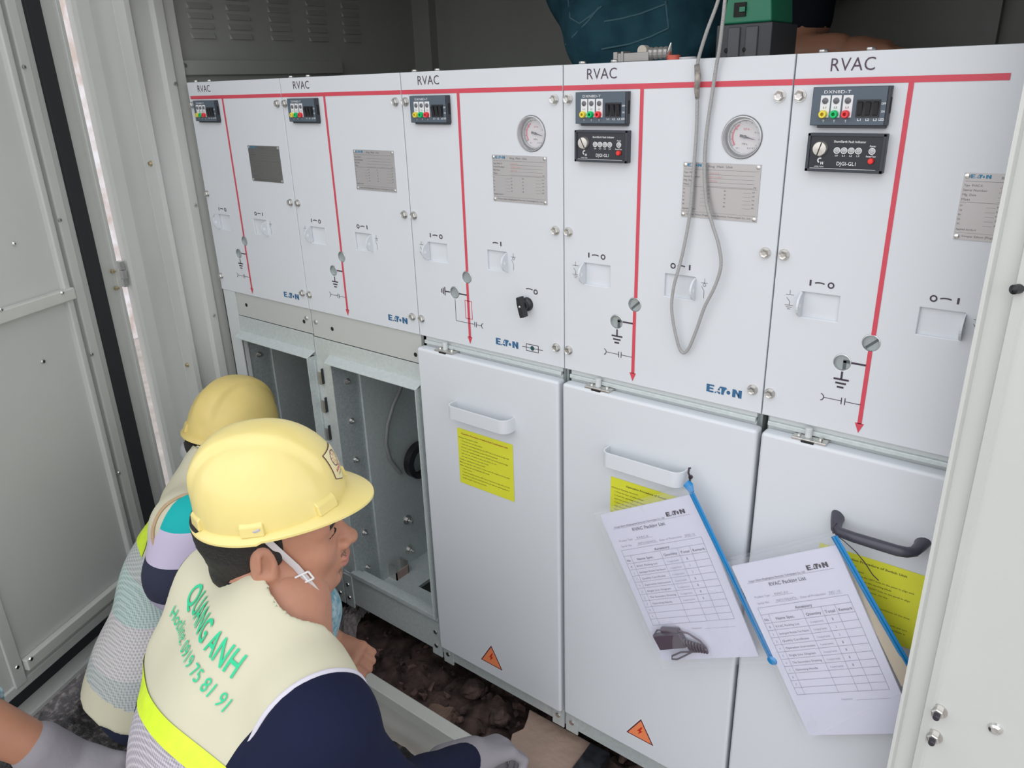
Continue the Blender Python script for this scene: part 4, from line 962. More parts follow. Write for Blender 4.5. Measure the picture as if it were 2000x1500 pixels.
def hair_sculpt(c, A, h=.003, back=-.075, top_=.034):
    g = lambda x, y, z: c + x * A[0] + y * A[1] + z * A[2]
    sc = Sculpt(c - .14, c + .14, h); sc.ell(g(-.013, 0, .030), (.098, .0775, .085), A, 0); sc.cap(g(-.040, 0, -.02), g(-.050, 0, -.060), .062, .048, .03)
    for s in (-1, 1): sc.cap(g(.012, s * .068, .03), g(.010, s * .0715, -.012), .010, .006, .008)
    X = sc.all(); q = (X - c) @ A.T
    cut = np.maximum(np.maximum(q[..., 0] - (.020), back - q[..., 2]), q[..., 2] - top_)          # keep behind the ears
    cut = np.maximum(cut, -(q[..., 2] + .0 + (q[..., 0] + .028) * 3.0) * .5 - .02 * (q[..., 0] < -.025) - .2 * (q[..., 0] < -.028))
    n = np.sin(q[..., 0] * 900) * np.sin(q[..., 1] * 800) * np.sin(q[..., 2] * 500)
    sc.D = np.maximum(sc.D + n * .0012, cut.astype(np.float32)); return sc
def helmet(name, c, A, m, parent, k=1., sticker=True, strap=True, label='yellow hard hat', skin=None):
    """c: centre of the rim plane; A rows forward, left, up"""
    g = lambda x, y, z: Vector(c + (x * A[0] + y * A[1] + z * A[2]) * k)
    NT, NP = 96, 30; vs = []; prof = []
    def rim(t):
        fx = math.cos(t); peak = max(0, fx) ** 3
        return .132 + .0 * peak, .108
    for j in range(NP + 1):
        ph = math.pi / 2 * j / NP; hz = math.cos(ph) ** .80; vz = math.sin(ph) ** 1.04 * 1.08
        for i in range(NT):
            t = 2 * math.pi * i / NT; a, b = rim(t)
            x = a * hz * math.cos(t) - .004 * vz; y = b * hz * math.sin(t); z = .128 * vz
            # raised centre band running front to back
            e = .036 + .002 * math.cos(t); s_ = 1 / (1 + math.exp((abs(y) - e) / .0014)); f = (min(1, max(0, (z - .030) / .045))) * s_
            nn = math.sqrt((x / .132) ** 2 + (z / .128) ** 2) + 1e-6
            x += .0085 * f * x / .132 / nn; z += .0085 * f * z / .128 / nn
            vs.append(g(x, y, z))
    top = len(vs)
    fs = [(j * NT + i, j * NT + (i + 1) % NT, (j + 1) * NT + (i + 1) % NT, (j + 1) * NT + i) for j in range(NP) for i in range(NT)]
    # flange and peak
    rows = []
    for r in range(7):
        u = r / 6; row = []
        for i in range(NT):
            t = 2 * math.pi * i / NT; a, b = rim(t); c_ = math.cos(t); pk = max(0, c_) ** 2.2
            w_ = .012 + .034 * pk; drop = -.010 * u ** 1.3 - .006 * pk * u + (.004 * (math.sin(t) ** 2) * u if c_ > 0 else 0)
            x = a * c_ + w_ * u * c_ * 1.0; y = b * math.sin(t) + .013 * u * math.sin(t)
            row.append(len(vs)); vs.append(g(x, y, drop))
        rows.append(row)
    prev = list(range(NT))
    for row in rows:
        fs += [(row[i], row[(i + 1) % NT], prev[(i + 1) % NT], prev[i]) for i in range(NT)]; prev = row
    lip = []
    for i in range(NT):
        p = vs[prev[i]]; lip.append(len(vs)); vs.append(p - Vector(A[2]) * .004 * k)
    fs += [(lip[i], lip[(i + 1) % NT], prev[(i + 1) % NT], prev[i]) for i in range(NT)]
    # inner shell
    inn = []
    for j in range(0, NP + 1, 3):
        ph = math.pi / 2 * j / NP; hz = math.cos(ph) ** .80; vz = math.sin(ph) ** 1.04 * 1.06; row = []
        for i in range(NT):
            t = 2 * math.pi * i / NT; row.append(len(vs)); vs.append(g(.128 * hz * math.cos(t) - .004 * vz, .104 * hz * math.sin(t), .124 * vz - .002))
        inn.append(row)
    fs += [(inn[0][i], inn[0][(i + 1) % NT], lip[(i + 1) % NT], lip[i]) for i in range(NT)]
    for a, b in zip(inn[:-1], inn[1:]): fs += [(b[i], b[(i + 1) % NT], a[(i + 1) % NT], a[i]) for i in range(NT)]
    mb = MB(); mb.add(vs, fs, m)
    h = mb.build(name, parent, smooth=True, loc=g(0, 0, 0)); tag(h, label)
    # moulded slots on both sides
    for s in (-1, 1):
        for tt, lw in ((34, .020), (92, .020), (148, .018)):
            t = math.radians(tt) * s; o = Vector((math.cos(t) * .132, math.sin(t) * .108, .010)); tx = Vector((-math.sin(t) * .132, math.cos(t) * .108, 0)).normalized(); nx = Vector((tx.y, -tx.x, 0)); nx = nx if nx.dot(o) > 0 else -nx
            mb2 = MB(); pts = []
            for (a_, n_, z_) in ((-lw, -.004, -.012), (lw, -.004, -.012), (lw, .0062, -.012), (-lw, .0062, -.012), (-lw, -.010, .018), (lw, -.010, .018), (lw, .0035, .007), (-lw, .0035, .007)):
                p = o + tx * a_ + nx * n_ + Vector((0, 0, z_)); pts.append(g(p.x, p.y, p.z))
            mb2.add(pts, [(0, 3, 2, 1), (4, 5, 6, 7), (0, 1, 5, 4), (1, 2, 6, 5), (2, 3, 7, 6), (3, 0, 4, 7)], m); mb2.build('slot_boss', h, bevel=.002, smooth=True, loc=g(o.x, o.y, o.z))
    # worn adjusting band at the nape
    mb2 = MB(); mb2.tube([g(-.100 * math.cos(t), .080 * math.sin(t), -.030) for t in [math.radians(-75 + 150 * i / 14) for i in range(15)]], [(.0075, .0015)] * 15, BLK, 8, flat=tuple(A[2])); mb2.build('headband', h, smooth=True, loc=g(-.1, 0, -.03))
    if strap:
        for s in (-1, 1):
            sc_, hg_, HA = skin; P_ = [g(.004, s * .114, .012)]
            for x_, z_ in ((.022, -.008), (.034, -.026), (.044, -.044), (.054, -.064), (.062, -.084)):
                o_ = hg_(x_, s * .14, z_); q_ = sc_.march(o_, -s * HA[1], .16); q_ = o_ if q_ is None else q_; P_.append(Vector(q_ + s * HA[1] * .0035))
            for x_, y_, z_ in ((.068, .026, -.122), (.070, .0, -.127)): P_.append(Vector(hg_(x_, s * y_, z_)))
            mb2 = MB(); mb2.tube(P_, [(.0055, .0010)] * len(P_), STRAP, 8, flat=tuple(A[0] * .9 + A[2] * .3)); mb2.build('chin_strap', h, smooth=True, loc=P_[0])
            q = P_[3]; mb2 = MB(); d = (P_[4] - P_[2]).normalized(); n_ = Vector(A[1]) * s; n_ = (n_ - d * n_.dot(d)).normalized(); w_ = d.cross(n_)
            for a_, b_ in (((-.011, -.007), (.011, -.007)), ((-.011, .007), (.011, .007)), ((-.011, -.007), (-.011, .007)), ((.011, -.007), (.011, .007)), ((-.001, -.007), (-.001, .007))):
                mb2.cyl(q + n_ * .002 + w_ * a_[0] + d * a_[1], q + n_ * .002 + w_ * b_[0] + d * b_[1], .0015, WPR, 8)
            tag(mb2.build('strap_buckle', h, loc=q), 'white plastic strap buckle')
    if sticker:
        NX, NZ = 14, 10
        def dome(y, z):
            z = max(.012, z); v = min(1, z / .138) ** (1 / 1.04); ph = math.asin(v); hz = math.cos(ph) ** .80; yy = y / .108; return .132 * math.sqrt(max(1e-4, hz * hz - yy * yy)) - .004 * v
        def PS(u, v, off=.0015):
            y = -u; z = .052 + v; x = dome(y, z); s_ = .0088 / (1 + math.exp((abs(y) - .037) / .0014)) * min(1, max(0, (z - .03) / .045))
            return g(x + s_ * .9 + off, y, z + off * .6 + s_ * .4)
        out = [(-.022, -.018), (0, -.030), (.022, -.018), (.024, .026), (-.024, .026)]
        mb2 = MB(); C0 = [(-.0, 0.)]
        def grid_poly(poly, mm, off, n=5):
            cx = sum(p[0] for p in poly) / len(poly); cy = sum(p[1] for p in poly) / len(poly)
            N_ = len(poly); dense = []
            for i in range(N_):
                a, b = poly[i], poly[(i + 1) % N_]
                for q_ in range(6): dense.append((a[0] + (b[0] - a[0]) * q_ / 6, a[1] + (b[1] - a[1]) * q_ / 6))
            vv = []; ff = []; D_ = len(dense)
            for r in range(n + 1):
                for p in dense: vv.append(PS(cx + (p[0] - cx) * r / n, cy + (p[1] - cy) * r / n, off))
            for r in range(n): ff += [(r * D_ + i, r * D_ + (i + 1) % D_, (r + 1) * D_ + (i + 1) % D_, (r + 1) * D_ + i) for i in range(D_)]
            mb2.add(vv, ff, mm)
        grid_poly([(x * 1.05, y * 1.05) for x, y in out], TRIK, .0009); grid_poly(out, mat('cream helmet sticker', (.80, .72, .42), .4), .0013)
        Pq = lambda u, v: PS(u, v, .0019)
        ring(mb2, (0, .009), .0130, .0014, TRIK, Pq, n=28)
        for a in (20, 70, 110, 160, 200, 250, 290, 340): t = math.radians(a); line(mb2, (.004 * math.cos(t), .009 + .004 * math.sin(t)), (.0125 * math.cos(t), .009 + .0125 * math.sin(t)), .0008, RED, Pq)
        text(mb2, 'EVN', (-.012, -.0125), .0055, .024, RED, .02, Pq); text(mb2, 'HCMC', (-.009, -.0200), .0035, .018, TRIK, .0, Pq)
        mb2.build('sticker', h, fix=False, loc=g(.12, 0, .05))
    return h
def hand_sculpt(sc, w_, D, T, B, side=1, curl=(1.1, 1.1, 1.1, 1.1), k=1., r=1., thumb=.5):
    """palm and five fingers. w_ wrist, D along the hand, T towards the thumb, B back of the hand"""
    D, T, B = unit(D), unit(T), unit(B); g = lambda x, y, z: w_ + (x * D + y * T + z * B) * k
    sc.cap(g(.0, 0, 0), g(.030, 0, 0), .026 * r * k, .030 * r * k, .01, B, .72)
    sc.cap(g(.030, .016, 0), g(.078, .022, .002), .020 * r * k, .0155 * r * k, .012, B, .8); sc.cap(g(.030, -.012, 0), g(.074, -.024, 0), .020 * r * k, .0145 * r * k, .012, B, .8); sc.cap(g(.03, 0, 0), g(.078, 0, .003), .02 * r * k, .015 * r * k, .012, B, .8)
    for i, (y, L, cu) in enumerate(((.029, (.042, .026, .020), curl[0]), (.009, (.046, .029, .021), curl[1]), (-.011, (.042, .027, .020), curl[2]), (-.030, (.034, .021, .018), curl[3]))):
        p = g(.080 - abs(y) * .12, y, 0); a = cu * .55; rr = (.0098 if i < 3 else .0086) * r * k
        for j, l in enumerate(L):
            d = D * math.cos(a) - B * math.sin(a) + T * (y * 1.2 if j == 0 else 0); q = p + unit(d) * l * k
            sc.cap(p, q, rr, rr * .92, .003); rr *= .93; p = q; a += cu * (1.0 if j == 0 else .75)
    p = g(.018, .022, -.006)
    for l, a, rr in ((.042, .75, .0135), (.032, .45, .0110), (.026, .25, .0098)):
        d = unit(D * math.cos(a) + T * math.sin(a) - B * thumb * .8); q = p + d * l * k; sc.cap(p, q, rr * r * k, rr * .92 * r * k, .006); p = q
    return sc

def print_on(mb, sc, body, O, ux, uy, inward, pos, h, w_, m, bold=0., off=.0022, cut=.012):
    """writing laid on a sculpted cloth surface"""
    vs, fs, lo, hi = text2d(body, bold); sy = h / .72; sx_ = w_ / (hi - lo)
    bm = bmesh.new(); vv = [bm.verts.new((pos[0] + (x - lo) * sx_, pos[1] + y * sy, 0)) for x, y in vs]
    for f in fs:
        try: bm.faces.new([vv[i] for i in f])
        except ValueError: pass
    bmesh.ops.triangulate(bm, faces=bm.faces)
    for _ in range(4):
        e = [e for e in bm.edges if e.calc_length() > cut]
        if not e: break
        bmesh.ops.subdivide_edges(bm, edges=e, cuts=1); bmesh.ops.triangulate(bm, faces=bm.faces)
    out = []; inward = unit(inward)
    for v in bm.verts:
        p0 = np.array(O, float) + v.co.x * ux + v.co.y * uy - inward * .22
        q = sc.march(p0, inward, .45); q = p0 + inward * .22 if q is None else q
        out.append(q - inward * off)
    bm.verts.index_update(); mb.add(out, [tuple(v.index for v in f.verts) for f in bm.faces], m); bm.free()

# ------------------------------------------------------------------ the front worker, squatting with his back to the camera, head turned right
N1 = np.array(at(556, 1178, t=1.13)); U1 = unit((.14, .567, .81)); R1 = unit((1, -.21, -.15)); U1 = unit(U1 - R1 * (U1 @ R1)); B1 = np.cross(U1, R1); B1 = B1 if B1[1] < 0 else -B1; R1 = np.cross(B1, U1) if np.cross(B1, U1) @ R1 > 0 else -np.cross(B1, U1)
M1 = N1 - .24 * U1; M1 = M1 + V3(.025, .01, 0); P1 = M1 - .30 * unit((-.07, .22, .97))
def torso(sc, N, U, R, B, M, P, gr=0.):
    for s in (-1, 1): sc.cap(N - .075 * U + s * .135 * R, N - .175 * U + s * .118 * R, .056 + gr, .062 + gr, .03)
    sc.cap(N - .125 * U - .02 * B, M, .132 + gr, .130 + gr, .03, B, .76)
    sc.cap(M, P, .130 + gr, .155 + gr, .05, unit(np.cross(R, unit(M - P))), .70)
    for s in (-1, 1): sc.cap(N - .045 * U + s * .05 * R, N - .065 * U + s * .155 * R, .050 + gr, .055 + gr, .04)
    sc.cap(N - .05 * U, N + .01 * U, .075 + gr, .060 + gr, .04)
A1 = frame((.640, .765, -.03), (.03, -.06, 1)); H1 = np.array(at(518, 1106, t=1.065)) + .079 * A1[1] + .012 * A1[2] + .006 * A1[0]
SR = N1 - .070 * U1 + .178 * R1; SL = N1 - .080 * U1 - .160 * R1
ER = np.array(at(768, 1562, t=1.10)); WR = np.array(at(915, 1482, t=1.38)); HR = np.array(at(985, 1458, t=1.43))
EL = V3(.64, -.36, .42); WL = np.array(at(655, 1262, t=1.52))
p1 = thing('person', (.84, -.6, -.02), 'squatting person in bright yellow helmet, navy sleeves and cream vest with green writing', 'person')
sb = Sculpt((.45, -1.05, -.06), (1.26, -.10, .84), .008)
torso(sb, N1, U1, R1, B1, M1, P1)
sb.cap(N1 - .070 * U1 + .180 * R1, N1 - .175 * U1 + .170 * R1, .079, .082, .015)
sb.cap(N1 - .03 * U1, H1 - .06 * A1[2] - .02 * A1[0], .062, .056, .03)
for S_, E_, W_ in ((SR, ER, WR), (SL, EL, WL)):
    sb.cap(S_, E_, .062, .047, .03); sb.cap(E_, W_, .046, .030, .02)
KN = (np.array(at(596, 1195, t=1.38)), V3(1.00, -.50, .14)); AN = (V3(.70, -.45, .05), V3(.96, -.72, .05))
for s, K_, A_ in ((-1, KN[0], AN[0]), (1, KN[1], AN[1])):
    sb.cap(P1 + s * .09 * R1, K_, .090, .062, .04); sb.cap(K_, A_, .058, .040, .03); sb.cap(A_ + V3(0, -.03, -.03), A_ + V3(0, .16, -.035), .040, .036, .02)
sb.wave(.0022, [((1, .4, .3), 42, 0), ((.2, .9, -.6), 55, 1), ((.5, -.5, .8), 33, 2)])
hs, hg = head_sculpt(H1, A1, .0026, N1 - .0 * U1)
def pick1(P, k):
    if k == 1:
        m = head_pick(H1, A1)(P, 1); q = (P - H1) @ A1.T; nz = np.sin(q[:, 1] * 1900) * np.sin(q[:, 2] * 1700) * np.sin(q[:, 0] * 1500)
        st_ = ((q[:, 2] > -.0575) & (q[:, 2] < -.050) & (np.abs(q[:, 1]) < .021) & (q[:, 0] > .084) & (q[:, 0] < .102)) | ((q[:, 2] < -.086) & (q[:, 2] > -.106) & (np.abs(q[:, 1]) < .013) & (q[:, 0] > .078)); m[st_ & (m == 0) & (nz > -.15)] = 6; return m
    if k == 2: return np.zeros(len(P), int)
    m = np.full(len(P), 3)                                     # shirt
    d = P - N1; m[(d @ U1 > -.06) & (d @ B1 < .055) & (np.linalg.norm(d - (d @ U1)[:, None] * U1, axis=1) < .1)] = 0
    near = lambda a, b, r: np.linalg.norm(P - (a + np.clip(((P - a) @ (b - a)) / ((b - a) @ (b - a)), 0, 1)[:, None] * (b - a)), axis=1) < r
    m[near(P1 + .02 * R1, KN[0], .115) & (P[:, 1] > -.60)] = 4; m[near(KN[0], AN[0], .09)] = 4; m[near(KN[1], AN[1], .09)] = 4; m[P[:, 2] < .14] = 4
    m[near(EL, WL, .052)] = 0
    m[P[:, 2] < .045] = 5
    return m
hand = Sculpt(WL - .13, WL + .16, .003); hand.cap(EL + (WL - EL) * .55, WL, .036, .028, .01)
HLd = unit(np.array(at(720, 1290, t=1.47)) - WL); HLb = V3(-.1, -.45, .9); HLb = unit(HLb - HLd * (HLb @ HLd)); HLt = np.cross(HLb, HLd); HLt = HLt if HLt @ R_CAM[1] > 0 else -HLt
hand_sculpt(hand, WL, HLd, HLt, HLb, curl=(1.75, 1.8, 1.85, 1.9), k=.76, r=1.12, thumb=.3)
skin_mesh('body', [sb, hs, hand], [SKIN, LIP, HAIR, NAVY, DENIML, BLK, mat('stubble skin', (.20, .105, .075), .6)], pick1, p1)
for s in (-1, 1):
    mb = MB(); mb.tube([Vector(hg(*p)) for p in ((.0875, s * .019, -.001), (.0910, s * .025, .0006), (.0905, s * .032, .0008), (.0870, s * .039, .0), (.0825, s * .045, -.0025))], [.0006, .0012, .0013, .0011, .0006], HAIR, 6); mb.build('eyelash', p1, smooth=True, loc=tuple(hg(.09, s * .03, 0)))
add_eyes(hg, p1)
skin_mesh('hair', [hair_sculpt(H1, A1)], [HAIR], lambda P, k: np.zeros(len(P), int), p1)
helmet('hard_hat', H1 + .048 * A1[2] + .004 * A1[0], frame(A1[0] + .14 * A1[2] - .16 * A1[1], A1[2]), HELM, p1, k=.825, skin=(hs, hg, A1), label='bright yellow hard hat with round emblem sticker')
# vest
sv = Sculpt(N1 - V3(.34, .40, .62), N1 + V3(.30, .22, .12), .0045)
torso(sv, N1, U1, R1, B1, M1, P1, .013)
sv.cap(N1 - .03 * U1 + .01 * B1, N1 + .000 * U1 + .014 * B1, .074, .062, .02)
sv.cap(N1 - .045 * U1 - .035 * B1 + .012 * R1, N1 + .13 * U1 - .09 * B1 + .06 * R1, .056, .100, .004, sub=True); sv.cap(N1 - .005 * U1 + .012 * R1 - .01 * B1, N1 + .12 * U1 + .03 * R1, .063, .080, .003, sub=True)
AXR = unit(R1 - .10 * U1); AXL = unit(-R1 - .10 * U1); CR = N1 - .115 * U1 + .160 * R1; CL = N1 - .115 * U1 - .160 * R1
for ax_, c_ in ((AXR, CR), (AXL, CL)): sv.ell(c_ + .40 * ax_, (.40, .40, .40), None, .0, sub=True)
sv.wave(.0032, [((1, .3, .1), 38, .5), ((.35, .8, .6), 30, 1.2), ((.8, -.6, .3), 50, 2.), ((1, 0, 0), 21, 1.)])
def hv(P): d = P - N1; return d @ U1 - (d @ R1) * .19
def pickv(P, k):
    h = hv(P); m = np.zeros(len(P), int); m[h < -.196] = 1; return m
vest = tag(skin_mesh('vest', [sv], [VEST, VMESH, NEON], pickv, p1, it=4), 'cream vest with green writing and neon band')
mb = MB()
UX = unit(R1 * 1 + U1 * .0); UY = unit(U1)
print_on(mb, sv, 'QUANG ANH', N1, UX, UY, -B1, (-.108, -.078), .037, .180, GTXT, .012)
print_on(mb, sv, 'Hotline: 0919 75 81 91', N1, UX, UY, -B1, (-.124, -.116), .0205, .215, GTXT, .002)
mb.build('printing', vest, fix=False, loc=tuple(N1 - .12 * U1))
# neon bands laid round the vest, and piping round the armholes
def strip(mb, sc, C, U, R, B, h0, h1, p0, p1, n, m, slope=0., off=.0022, rows=4):
    vs = []
    for j in range(rows + 1):
        for i in range(n + 1):
            p = math.radians(p0 + (p1 - p0) * i / n); d = math.cos(p) * B + math.sin(p) * R
            h = h0 + (h1 - h0) * j / rows; c = C + U * (h - slope * math.sin(p) * .16); o = c + d * .30; q = sc.march(o, -d, .30)
            vs.append(Vector((q if q is not None else c + d * .1) + d * off))
    mb.add(vs, [(j * (n + 1) + i, j * (n + 1) + i + 1, (j + 1) * (n + 1) + i + 1, (j + 1) * (n + 1) + i) for j in range(rows) for i in range(n)], m)
def piping(mb, sc, C, ax, m, rad=.004, n=72, a0=0, a1=360, ref=(.3, .2, .9)):
    """cord along the rim where the cloth ends at the armhole"""
    ax = unit(ax); q = unit(np.cross(ax, ref)); p = np.cross(ax, q); pts = []; C_ = C - ax * .007
    for i in range(n):
        t = 2 * math.pi * i / n; e = q * math.cos(t) + p * math.sin(t); ts = np.linspace(0, .2, 120); X = C_ + ts[:, None] * e; v = sc.sample(X + ax * .0)
        k = np.argmax(v > 0)
        if v[k] > 0 and k > 0: pts.append(Vector(C_ + e * ts[k]))
    if len(pts) > 8:
        P_ = [(pts[i - 1] + pts[i] * 2 + pts[(i + 1) % len(pts)]) / 4 for i in range(len(pts))]; mb.tube(P_ + [P_[0]], rad, m, 8, caps=False)
mb = MB(); strip(mb, sv, N1, U1, R1, B1, -.212, -.180, -100, 100, 64, NEON, -.16); mb.build('reflective_band', vest, smooth=True, loc=tuple(N1 - .2 * U1))
mb = MB(); piping(mb, sv, CR, AXR, TRIMW); mb.build('edging', vest, smooth=True, loc=tuple(SR))
# armhole edging
def edging(sc, C, ax, r, n, m, a0=0, a1=360, inward=None, rad=.0045):
    q = unit(np.cross(ax, (.3, .2, .9))); p = np.cross(ax, q); pts = []
    for i in range(n + 1):
        t = math.radians(a0 + (a1 - a0) * i / n); pts.append(C + r * (q * math.cos(t) + p * math.sin(t)))
    mb = MB(); mb.tube(pts, rad, m, 8, caps=False); return mb
# right hand glove gripping the sill
gl = Sculpt(HR - .17, HR + .15, .0034); GD = unit(HR - WR)
GB = unit(V3(-.35, -.45, .85) - GD * (V3(-.35, -.45, .85) @ GD)); GT = unit(np.cross(GD, GB)); GT = -GT if GT @ V3(-.4, .8, 0) < 0 else GT
gl.cap(WR - GD * .05, WR + GD * .01, .038, .036, .01)
hand_sculpt(gl, WR, GD, GT, GB, curl=(1.25, 1.2, 1.2, 1.2), k=1.0, r=1.12, thumb=.7)
tag(skin_mesh('glove', [gl], [GLOVE], lambda P, k: np.zeros(len(P), int), p1), 'grey knit glove')

def zstops(m, stops):
    """constant colour blocks along the height (sewn panels)"""
    n = m.node_tree; b = n.nodes['Principled BSDF']; tc_ = n.nodes.new('ShaderNodeTexCoord'); sp_ = n.nodes.new('ShaderNodeSeparateXYZ'); n.links.new(tc_.outputs['Object'], sp_.inputs[0])
    r = n.nodes.new('ShaderNodeValToRGB'); r.color_ramp.interpolation = 'CONSTANT'; n.links.new(sp_.outputs['Z'], r.inputs[0]); cr = r.color_ramp
    cr.elements[0].position = 0; cr.elements[0].color = (*stops[0][1], 1); cr.elements[1].position = stops[1][0]; cr.elements[1].color = (*stops[1][1], 1)
    for z, c in stops[2:]: e = cr.elements.new(z); e.color = (*c, 1)
    old = b.inputs['Base Color'].links
    if old:
        src = old[0].from_socket; mx = n.nodes.new('ShaderNodeMix'); mx.data_type = 'RGBA'; mx.blend_type = 'MULTIPLY'; mx.inputs[0].default_value = 1.; n.links.new(src, mx.inputs[6]); n.links.new(r.outputs[0], mx.inputs[7]); n.links.new(mx.outputs[2], b.inputs['Base Color'])
    else: n.links.new(r.outputs[0], b.inputs['Base Color'])
    return m
# ------------------------------------------------------------------ second worker behind him
A2 = frame((-.22, .92, -.22), (.06, .2, 1)); HC2 = np.array(at(457, 836, t=1.76)); H2 = HC2 - .050 * A2[2] - .005 * A2[0]
N2 = np.array(at(424, 932, t=1.69)); P2 = np.array(at(305, 1312, t=1.72)); F2 = unit((.74, .67, 0)); R2 = unit((.67, -.74, 0))
U2 = unit(N2 - P2); R2 = unit(R2 - U2 * (R2 @ U2)); B2 = np.cross(U2, R2); B2 = B2 if B2 @ F2 < 0 else -B2
M2 = N2 - .24 * U2 + .012 * B2
p2 = thing('person', (float(P2[0]), float(P2[1]), -.02), 'person squatting behind in faded yellow helmet and mesh vest with neon band, seen from behind', 'person')
lo2 = np.minimum(np.minimum(N2, P2), H2) - V3(.3, .3, .3); lo2[2] = -.06; hi2 = np.maximum(np.maximum(N2, P2), H2) + V3(.42, .42, .1)
s2_ = Sculpt(lo2, hi2, .009); torso(s2_, N2, U2, R2, B2, M2, P2); s2_.cap(N2 - .03 * U2, H2 - .06 * A2[2] - .03 * A2[0], .062, .058, .03)
S2R = N2 - .09 * U2 + .150 * R2; S2L = N2 - .09 * U2 - .165 * R2; E2R = S2R + .11 * F2 - .24 * U2 + .02 * R2; W2R = E2R + .10 * F2 - .16 * U2; E2L = S2L + .1 * F2 - .25 * U2; W2L = E2L + .1 * F2 - .16 * U2
for S_, E_, W_ in ((S2R, E2R, W2R), (S2L, E2L, W2L)): s2_.cap(S_, E_, .066, .050, .03); s2_.cap(E_, W_, .047, .030, .02)
K2 = (P2 + .34 * F2 + .13 * R2 + V3(0, 0, .20), P2 + .34 * F2 - .13 * R2 + V3(0, 0, .20))
for s, K_ in ((1, K2[0]), (-1, K2[1])):
    s2_.cap(P2 + s * .09 * R2, K_, .088, .062, .04); A_ = K_ - .20 * F2; A_ = V3(A_[0], A_[1], .05); s2_.cap(K_, A_, .058, .042, .03); s2_.cap(A_, A_ + .16 * F2 - V3(0, 0, .03), .04, .035, .02)
s2_.cap(N2 - .070 * U2 + .165 * R2 + .02 * F2, N2 - .165 * U2 + .160 * R2 + .02 * F2, .080, .082, .015)
h2, hg2 = head_sculpt(H2, A2, .0036, N2)
SLV = zstops(mat('colour block sleeve', (.5, .5, .5), .8), [(0, (.46, .42, .56)), (float(S2R[2]) - .085, (.020, .024, .055)), (float(S2R[2]) - .012, (.56, .50, .66)), (float(S2R[2]) + .055, (.0, .42, .42))])
zstops(VMESH2, [(0, (1, 1, 1)), (float(P2[2]) + .11, (1.25, 1.12, 1.15)), (float(P2[2]) + .20, (.98, 1.14, 1.10)), (float(P2[2]) + .29, (1.02, 1.0, 1.0))])
def pick2(P, k):
    if k == 1: return head_pick(H2, A2)(P, 1)
    m = np.full(len(P), 6); d = P - N2; m[(d @ U2 > .0) & (np.linalg.norm(d - (d @ U2)[:, None] * U2, axis=1) < .1)] = 0
    for S_, E_, W_ in ((S2R, E2R, W2R), (S2L, E2L, W2L)):
        a = unit(E_ - S_); t = (P - S_) @ a; off = np.linalg.norm(P - S_ - t[:, None] * a, axis=1); m[(off < .11) & (t > -.12) & (t < .40) & (np.abs(d @ R2) > .085)] = 4
    m[P[:, 2] < P2[2] + .02] = 7; m[(P[:, 2] < .34) & ((P - P2) @ F2 > .1)] = 7; m[P[:, 2] < .03] = 8
    return m
skin_mesh('body', [s2_, h2], [SKIND, LIP, HAIR, VEST, SLV, TEAL, NAVY, NAVY2, BLK], pick2, p2)
skin_mesh('hair', [hair_sculpt(H2, A2, .004, -.10)], [HAIR], lambda P, k: np.zeros(len(P), int), p2)
hh2 = helmet('hard_hat', HC2, A2, HELM2, p2, k=.84, sticker=False, strap=False, label='faded scuffed yellow hard hat')
# crumpled silver lining at the nape
mb = MB(); g2 = lambda x, y, z: Vector(H2 + x * A2[0] + y * A2[1] + z * A2[2])
mb.tube([g2(-.108 * math.cos(t), -.094 * math.sin(t), -.004 + .006 * math.sin(t * 9)) for t in [math.radians(-60 + 150 * i / 24) for i in range(25)]], [(.017 + .004 * math.sin(i * 2.1), .005 + .003 * math.sin(i * 1.7)) for i in range(25)], mat('crumpled silver lining', (.55, .55, .57), .3, metal=.5), 10, flat=tuple(A2[2]))
mb.build('helmet_lining', hh2, smooth=True, loc=g2(-.1, 0, 0))
sv2 = Sculpt(lo2, hi2, .007); torso(sv2, N2, U2, R2, B2, M2, P2 + .0 * B2, .016); sv2.cap(P2 + .03 * U2, P2 - .035 * U2, .185, .180, .03, B2, .75)
sv2.cap(N2 - .02 * U2, N2 + .03 * U2, .080, .074, .02); sv2.cap(N2 - .02 * U2, N2 + .14 * U2, .058, .068, 0, sub=True)
C2R = N2 - .095 * U2 + .160 * R2 + .070 * F2; AX2 = unit(R2 + .45 * F2)
sv2.ell(C2R + .40 * AX2, (.40, .40, .40), None, 0, sub=True); sv2.ell(N2 - .115 * U2 - .140 * R2 + .40 * unit(-R2 + .5 * F2), (.40, .40, .40), None, 0, sub=True)
sv2.keep(-unit(U2 + .1 * R2), P2 - .035 * U2)
sv2.wave(.004, [((.6, .4, .3), 36, .5), ((.35, .8, .6), 26, 1.2), ((.8, -.6, .3), 44, 2.)])
def pickv2(P, k):
    h = (P - N2) @ U2; m = np.full(len(P), 1); m[h > -.155] = 0; m[h < -(np.linalg.norm(N2 - P2) - .010)] = 0; return m
sv2_o = tag(skin_mesh('vest', [sv2], [VEST, VMESH2, NEON], pickv2, p2, it=4), 'cream and grey mesh vest with neon band')
mb = MB(); strip(mb, sv2, N2, U2, R2, B2, -.160, -.118, -95, 62, 56, NEON, .0); mb.build('reflective_band', sv2_o, smooth=True, loc=tuple(N2 - .14 * U2))
mb = MB(); piping(mb, sv2, C2R, AX2, TRIMT); mb.build('edging', sv2_o, smooth=True, loc=tuple(S2R))

